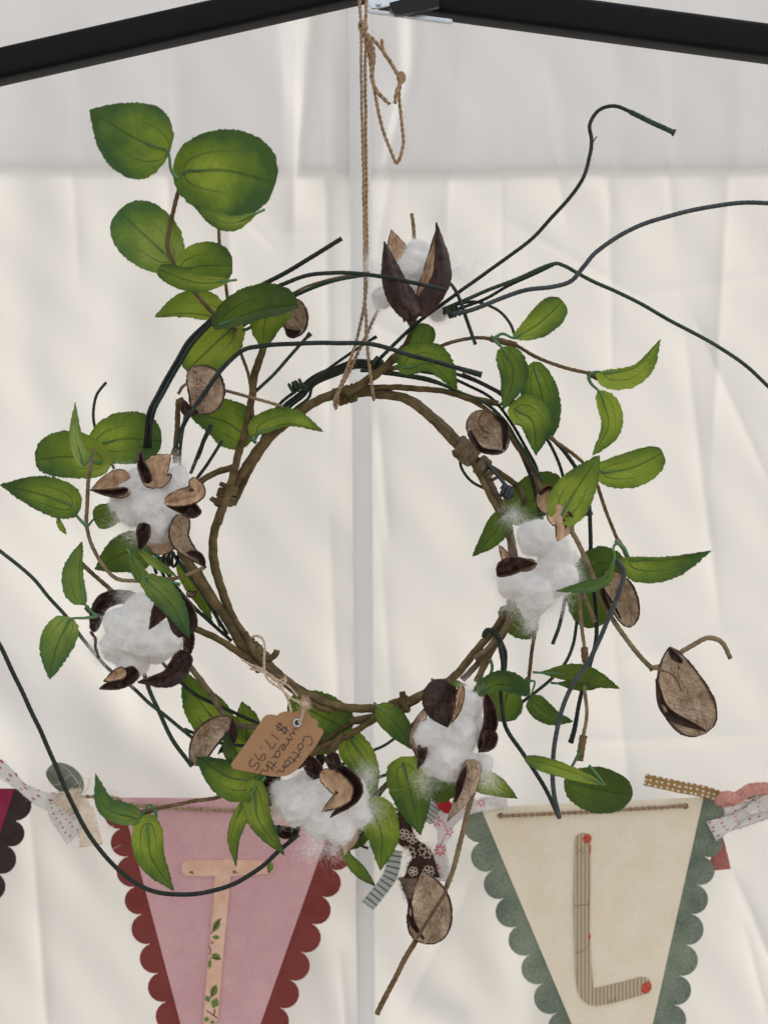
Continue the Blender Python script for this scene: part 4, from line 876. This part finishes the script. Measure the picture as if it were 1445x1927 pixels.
# letter T
def rl(x,y): return (180+x/2.89,1480+y/2.89)
def rr_(x,y): return (860+x/2.47,1440+y/2.47)
TP=[(505,488),(480,480),(468,455),(468,430),(480,410),(505,403),(720,398),(940,405),(965,415),(976,440),(970,462),(952,475),(900,478),(735,488),(725,600),(705,800),(688,1000),(672,1200),(664,1280),(650,1292),(600,1292),(585,1280),(600,1080),(618,900),(632,720),(645,600),(650,488)]
mb=MB(); slab(mb,[rl(*p) for p in TP],PD-.0022,.0013); lt=mb.build('letter_T',MPEACH,tT,smooth=False)
lt.name='letter'
def lf_print(cx,cy,L,wd,rot,mt,par,f,dpt,notch=True):
    o=[]
    for k in range(9): a=k/8; o.append((L*(a-.5),-wd*math.sin(math.pi*a)*(1+.25*(k%2))))
    for k in range(7,0,-1): a=k/8; o.append((L*(a-.5),wd*math.sin(math.pi*a)*(1+.25*(k%2))))
    return [f(cx+x*math.cos(rot)-y*math.sin(rot),cy+x*math.sin(rot)+y*math.cos(rot)) for x,y in o]
mb=MB(); mk=MB()
for cx,cy,L,wd,rt in ((658,755,80,17,-1.15),(656,820,44,11,.05),(657,926,60,17,.5),(622,965,60,9,-1.5),(644,1112,75,18,-1.2),(650,1178,60,19,-1.2),(610,1155,40,13,1.0),(604,1266,34,12,.3),(636,1282,28,9,.2),(953,438,62,15,-1.45)):
    slab(mb,lf_print(cx,cy,L,wd,rt,None,None,rl,0),PD-.00225,.0001)
for pts in ([(512,470),(530,462)],[(515,462),(535,475)],[(745,462),(775,470)],[(752,475),(760,455)],[(630,800),(683,716)],[(628,845),(640,848),(632,856)],[(622,930),(680,940)],[(605,1218),(650,1250),(662,1258)],[(650,1210),(645,1245)],[(620,870),(628,890),(622,915)],[(940,410),(936,440),(945,470)],[(625,1150),(648,1085)]):
    tube(mk,[P(*rl(*p),PD-.0023) for p in pts],.0004,5)
for k in range(9): a=k/8; slab(mk,disc(*rl(636+40*a,775-50*a),1.1,6),PD-.00236,.0001)
for k in range(6): a=k/5; slab(mk,disc(*rl(938,418+44*a),1.1,6),PD-.00236,.0001)
for k in range(6): a=k/5; slab(mk,disc(*rl(638+36*a,916+22*a),1.2,6),PD-.00236,.0001)
mb.build('printed_leaf',MPRG,lt,smooth=False)['kind']='stuff'; mk.build('printed_twig',MPRD,lt,smooth=False)['kind']='stuff'
LP=[(547,360),(552,332),(570,318),(590,316),(610,326),(621,350),(620,600),(616,760),(622,900),(632,1040),(700,1024),(780,1005),(850,985),(880,988),(898,1005),(900,1035),(890,1058),(800,1085),(720,1108),(645,1119),(610,1112),(580,1090),(560,1050),(549,960),(546,850),(542,650),(545,450)]
mb=MB(); slab(mb,[rr_(*p) for p in LP],PD-.0018,.0009); ll=mb.build('letter',MSTR,tL,smooth=False)
mb=MB(); mk=MB()
for x,y,r,sx,sy,ro in ((603,342,8.2,1,1.15,.2),(878,1034,10,.95,1.2,.5),(614,798,3,.7,2.4,.1),(618,390,2,.7,5,0)):
    mb=MB(); slab(mb,disc(*rr_(x,y),r,14,sx,sy,ro),PD-.00185,.0001); mb.build('printed_berry',MPRR,ll,smooth=False)
for k in range(9): slab(mk,disc(*rr_(548+k*7.6,654-k*1.0-(0)),1.1,6),PD-.00186,.0001)
for k in range(11): a=k/10; slab(mk,disc(*rr_(552+62*a,872-40*a*a),.9,6),PD-.00186,.0001)
for k in range(4): slab(mk,disc(*rr_(607,630+k*8),1,6),PD-.00186,.0001)
for k in range(14): slab(mk,disc(*rr_(552+random.random()*34,375+random.random()*36),.9,6),PD-.00186,.0001)
tube(mk,[P(*rr_(*p),PD-.0019) for p in ((698,1108),(712,1092),(722,1098),(735,1076),(740,1100))],.00016,4)
mk.build('printed_dots',MPRD,ll,smooth=False)['kind']='stuff'
cp=[]
cord=tag(empty('twine_cord',P(722,1520,PD)),'tan twine cord threaded through the holes of the pennants','cord')
f_=PD-.0026; g_=PD+.004
c=path([(-300,1478,f_),(-40,1494,f_),(-6,1498,PD),(20,1494,g_),(110,1500,g_),(205,1500,g_),(248,1512,PD),(262,1516,f_),(340,1521,f_),(440,1525,f_),(560,1526,f_),(618,1522,f_),(632,1518,PD),(700,1515,g_),(760,1525,g_),(840,1528,g_),(905,1530,g_),(938,1535,PD),(950,1535,f_),(1020,1532,f_),(1150,1525,f_),(1250,1519,f_),(1285,1516,f_),(1292,1518,PD),(1320,1512,g_),(1380,1505,g_),(1460,1495,g_),(1560,1490,g_)],0,3)
mb=MB(); ply(mb,wob(c,.0004,60),.0014,pitch=.0048); hairs(mb,c,300,.005,.00004,1); mb.build('cord',[MJUTE,MFUZZ],cord)
def strip(name,label,cat,parts,mt,fray=0,frm=None,pieces=None,th=.0003):
    t=tag(empty(name,P(parts[0][0][0][0],parts[0][0][0][1],PD)),label,cat)
    for (mid,wl,wr_,pf,d,kw) in parts:
        m=kw.pop('mt',mt); nm=kw.pop('nm','cloth'); mb=MB(); sheet(mb,mid,wl,wr_,pf,d,40,14,rag=kw.pop('rag',.8),**kw)
        if fray: hairs(mb,[mb.v[i*15+(0 if random.random()<.5 else 14)] for i in range(41)],fray,.005,.00005,1)
        solid(mb.build(nm,[m,frm or MTHR],t),th)
    return t
q=dict
strip('fabric_strip','white cloth strip with dark red dots beside the dark magenta pennant','fabric strip',[([(-60,1420),(0,1448),(48,1486),(88,1508),(150,1512)],26,24,'k',PD-.004,q(ruff=3,rs=25,dl=8)),([(100,1508),(118,1540),(146,1572)],24,26,'f',PD-.006,q(ruff=3,rs=20,dl=6))],MPOLKA,fray=60)
strip('ribbon','olive green ribbon loop at the upper right of the red-dotted cloth','ribbon',[([(88,1450),(112,1462),(154,1494)],30,22,'p',PD-.002,q(ruff=1.2,rs=30,cup=-12,rag=.2))],MOLIVE)
strip('lace_strip','beige lace scrap with open holes between dotted cloth and the pink pennant','lace',[([(112,1520),(132,1500),(155,1496)],14,16,'s',PD-.010,q(ruff=2.5,rs=14,arch=6)),([(148,1500),(165,1540),(172,1592)],22,22,'f',PD-.010,q(ruff=2.5,rs=20,rag=3))],MLACE)
mb=MB(); tt=tag(empty('loose_thread',P(150,1480,PD-.012)),'pale loose threads curling around the lace scrap and olive ribbon','thread')
for pts in ([(84,1474),(110,1476),(135,1458),(150,1480),(140,1500),(128,1490),(150,1470)],[(115,1440),(130,1450),(145,1470),(160,1490),(170,1465)],[(129,1570),(135,1590),(143,1597)],[(150,1500),(170,1478),(165,1465),(152,1470),(160,1490)],[(205,1492),(215,1488),(236,1498)],[(190,1500),(205,1495),(222,1498)],[(200,1558),(208,1555),(214,1554)],[(212,1598),(220,1594),(228,1590)]):
    tube(mb,path(pts,PD-.012,2.5),.00018,5)
mb.build('thread',MTHR,tt)['kind']='stuff'
bt=strip('fabric_strip','dark brown cloth strip with pale flower outlines hanging left of the white floral cloth','fabric strip',[([(735,1538),(762,1575),(792,1608),(794,1652)],34,34,'k',PD-.012,q(ruff=3,rs=22)),([(782,1640),(790,1660),(800,1690)],24,34,'s',PD-.010,q(ruff=3,rs=14,mt=MBROWNF,nm='reverse_side'))],MBROWNC,fray=260,frm=MTHRD)
mb=MB()
def flower(mb,cx,cy,r,d,n=5,rot=0,rad=.00022):
    for k in range(n):
        a=rot+2*math.pi*k/n; pts=[]
        for uu,vv in ((.15,0),(.6,.35),(1,.3),(.85,0),(1,-.3),(.6,-.35),(.15,0)): pts.append(P(cx+r*(uu*math.cos(a)-vv*math.sin(a)),cy+r*(uu*math.sin(a)+vv*math.cos(a)),d))
        tube(mb,crom(pts,22),rad,4)
for x,y,r in ((803,1599,16),(768,1606,14),(760,1570,10),(776,1578,10),(806,1640,11),(777,1640,9),(785,1560,8)): flower(mb,x,y,r,PD-.0165,5,random.random()*2)
mb.build('flower_outlines',MFLOWW,bt)['kind']='stuff'
wt=strip('fabric_strip','white cloth strip with pink flowers between brown cloth and cream pennant','fabric strip',[([(822,1518),(836,1560),(828,1604),(826,1658)],26,24,'k',PD-.006,q(ruff=2.5,rs=24)),([(842,1545),(872,1522),(915,1512),(955,1508)],12,14,'s',PD-.004,q(ruff=2.5,rs=24))],MWHITEC,fray=40)
mb=MB()
for x,y,r,n in ((820,1545,12,7),(828,1600,12,8),(818,1634,11,7),(846,1566,9,5),(905,1511,8,7),(880,1522,8,6)):
    for k in range(n): a=2*math.pi*k/n; slab(mb,disc(x+r*.65*math.cos(a),y+r*.65*math.sin(a),r*.36,8,1,.42,a),PD-.0105,.0002)
tube(mb,[P(832,1545,PD-.0105),P(845,1572,PD-.0105)],.0003,4); tube(mb,[P(830,1590,PD-.0105),P(838,1572,PD-.0105)],.0003,4)
mb.build('flower_print',MFLOWER,wt,smooth=False)['kind']='stuff'
strip('ribbon','sheer ribbon with dark green plaid lines hanging left of the brown cloth','ribbon',[([(744,1600),(732,1650),(692,1704)],14,13,'s',PD-.008,q(ruff=1.2,rs=40,rag=.2))],MPLAID)
strip('ribbon','black and green plaid ribbon scrap behind the leaves above the brown cloth','ribbon',[([(800,1545),(828,1505),(850,1475)],14,12,'s',PD-.014,q(ruff=1,rs=30))],MPLAID)
strip('fabric_strip','small red cloth scrap beside the pod above the white floral cloth','fabric strip',[([(822,1505),(836,1515),(850,1528)],12,12,'r',PD-.016,q(ruff=1,rs=20))],MREDC)
mb=MB(); tt=tag(empty('loose_thread',P(740,1530,PD-.014)),'thin dark threads looping above the brown floral cloth','thread')
for k in range(7):
    a=random.uniform(0,1); tube(mb,path([(726+k*4,1545),(722+k*6,1522-a*8),(738+k*4,1512+a*6),(750+k*3,1530),(745+k*5,1548)],PD-.016,2.5),.00013,4)
mb.build('thread',MTHRD,tt)['kind']='stuff'
gr=strip('ribbon','gold ribbon with white dots sticking out left above the cream pennant','ribbon',[([(1212,1467),(1272,1480),(1323,1490),(1362,1503)],11.5,11,'s',PD-.006,q(ruff=.5,rs=60,dl=3,rag=.3))],MGOLD)
pk=strip('ribbon','pink glittery ribbon knotted at the upper right end of the cream pennant','ribbon',[([(1354,1510),(1385,1500),(1412,1484),(1460,1482)],10,13,'s',PD-.012,q(ruff=1.5,rs=16,arch=6)),([(1345,1512),(1368,1500),(1392,1508)],12,12,'r',PD-.014,q(ruff=1.5,rs=14,arch=5)),([(1345,1560),(1352,1600),(1356,1637)],18,20,'f',PD+.004,q(ruff=.6,rs=40,mt=MPINKT,nm='tail'))],MPINKR)
strip('fabric_strip','white cloth strip with pink dots below the pink ribbon knot at right','fabric strip',[([(1338,1566),(1380,1544),(1420,1520),(1470,1505)],22,20,'k',PD-.002,q(ruff=2,rs=25)),([(1340,1540),(1380,1535),(1460,1508)],20,26,'s',PD+.001,q(ruff=2,rs=25))],MPOLKA2,fray=90)
print('objects',len(bpy.data.objects),'polys',sum(len(m.polygons) for m in bpy.data.meshes))
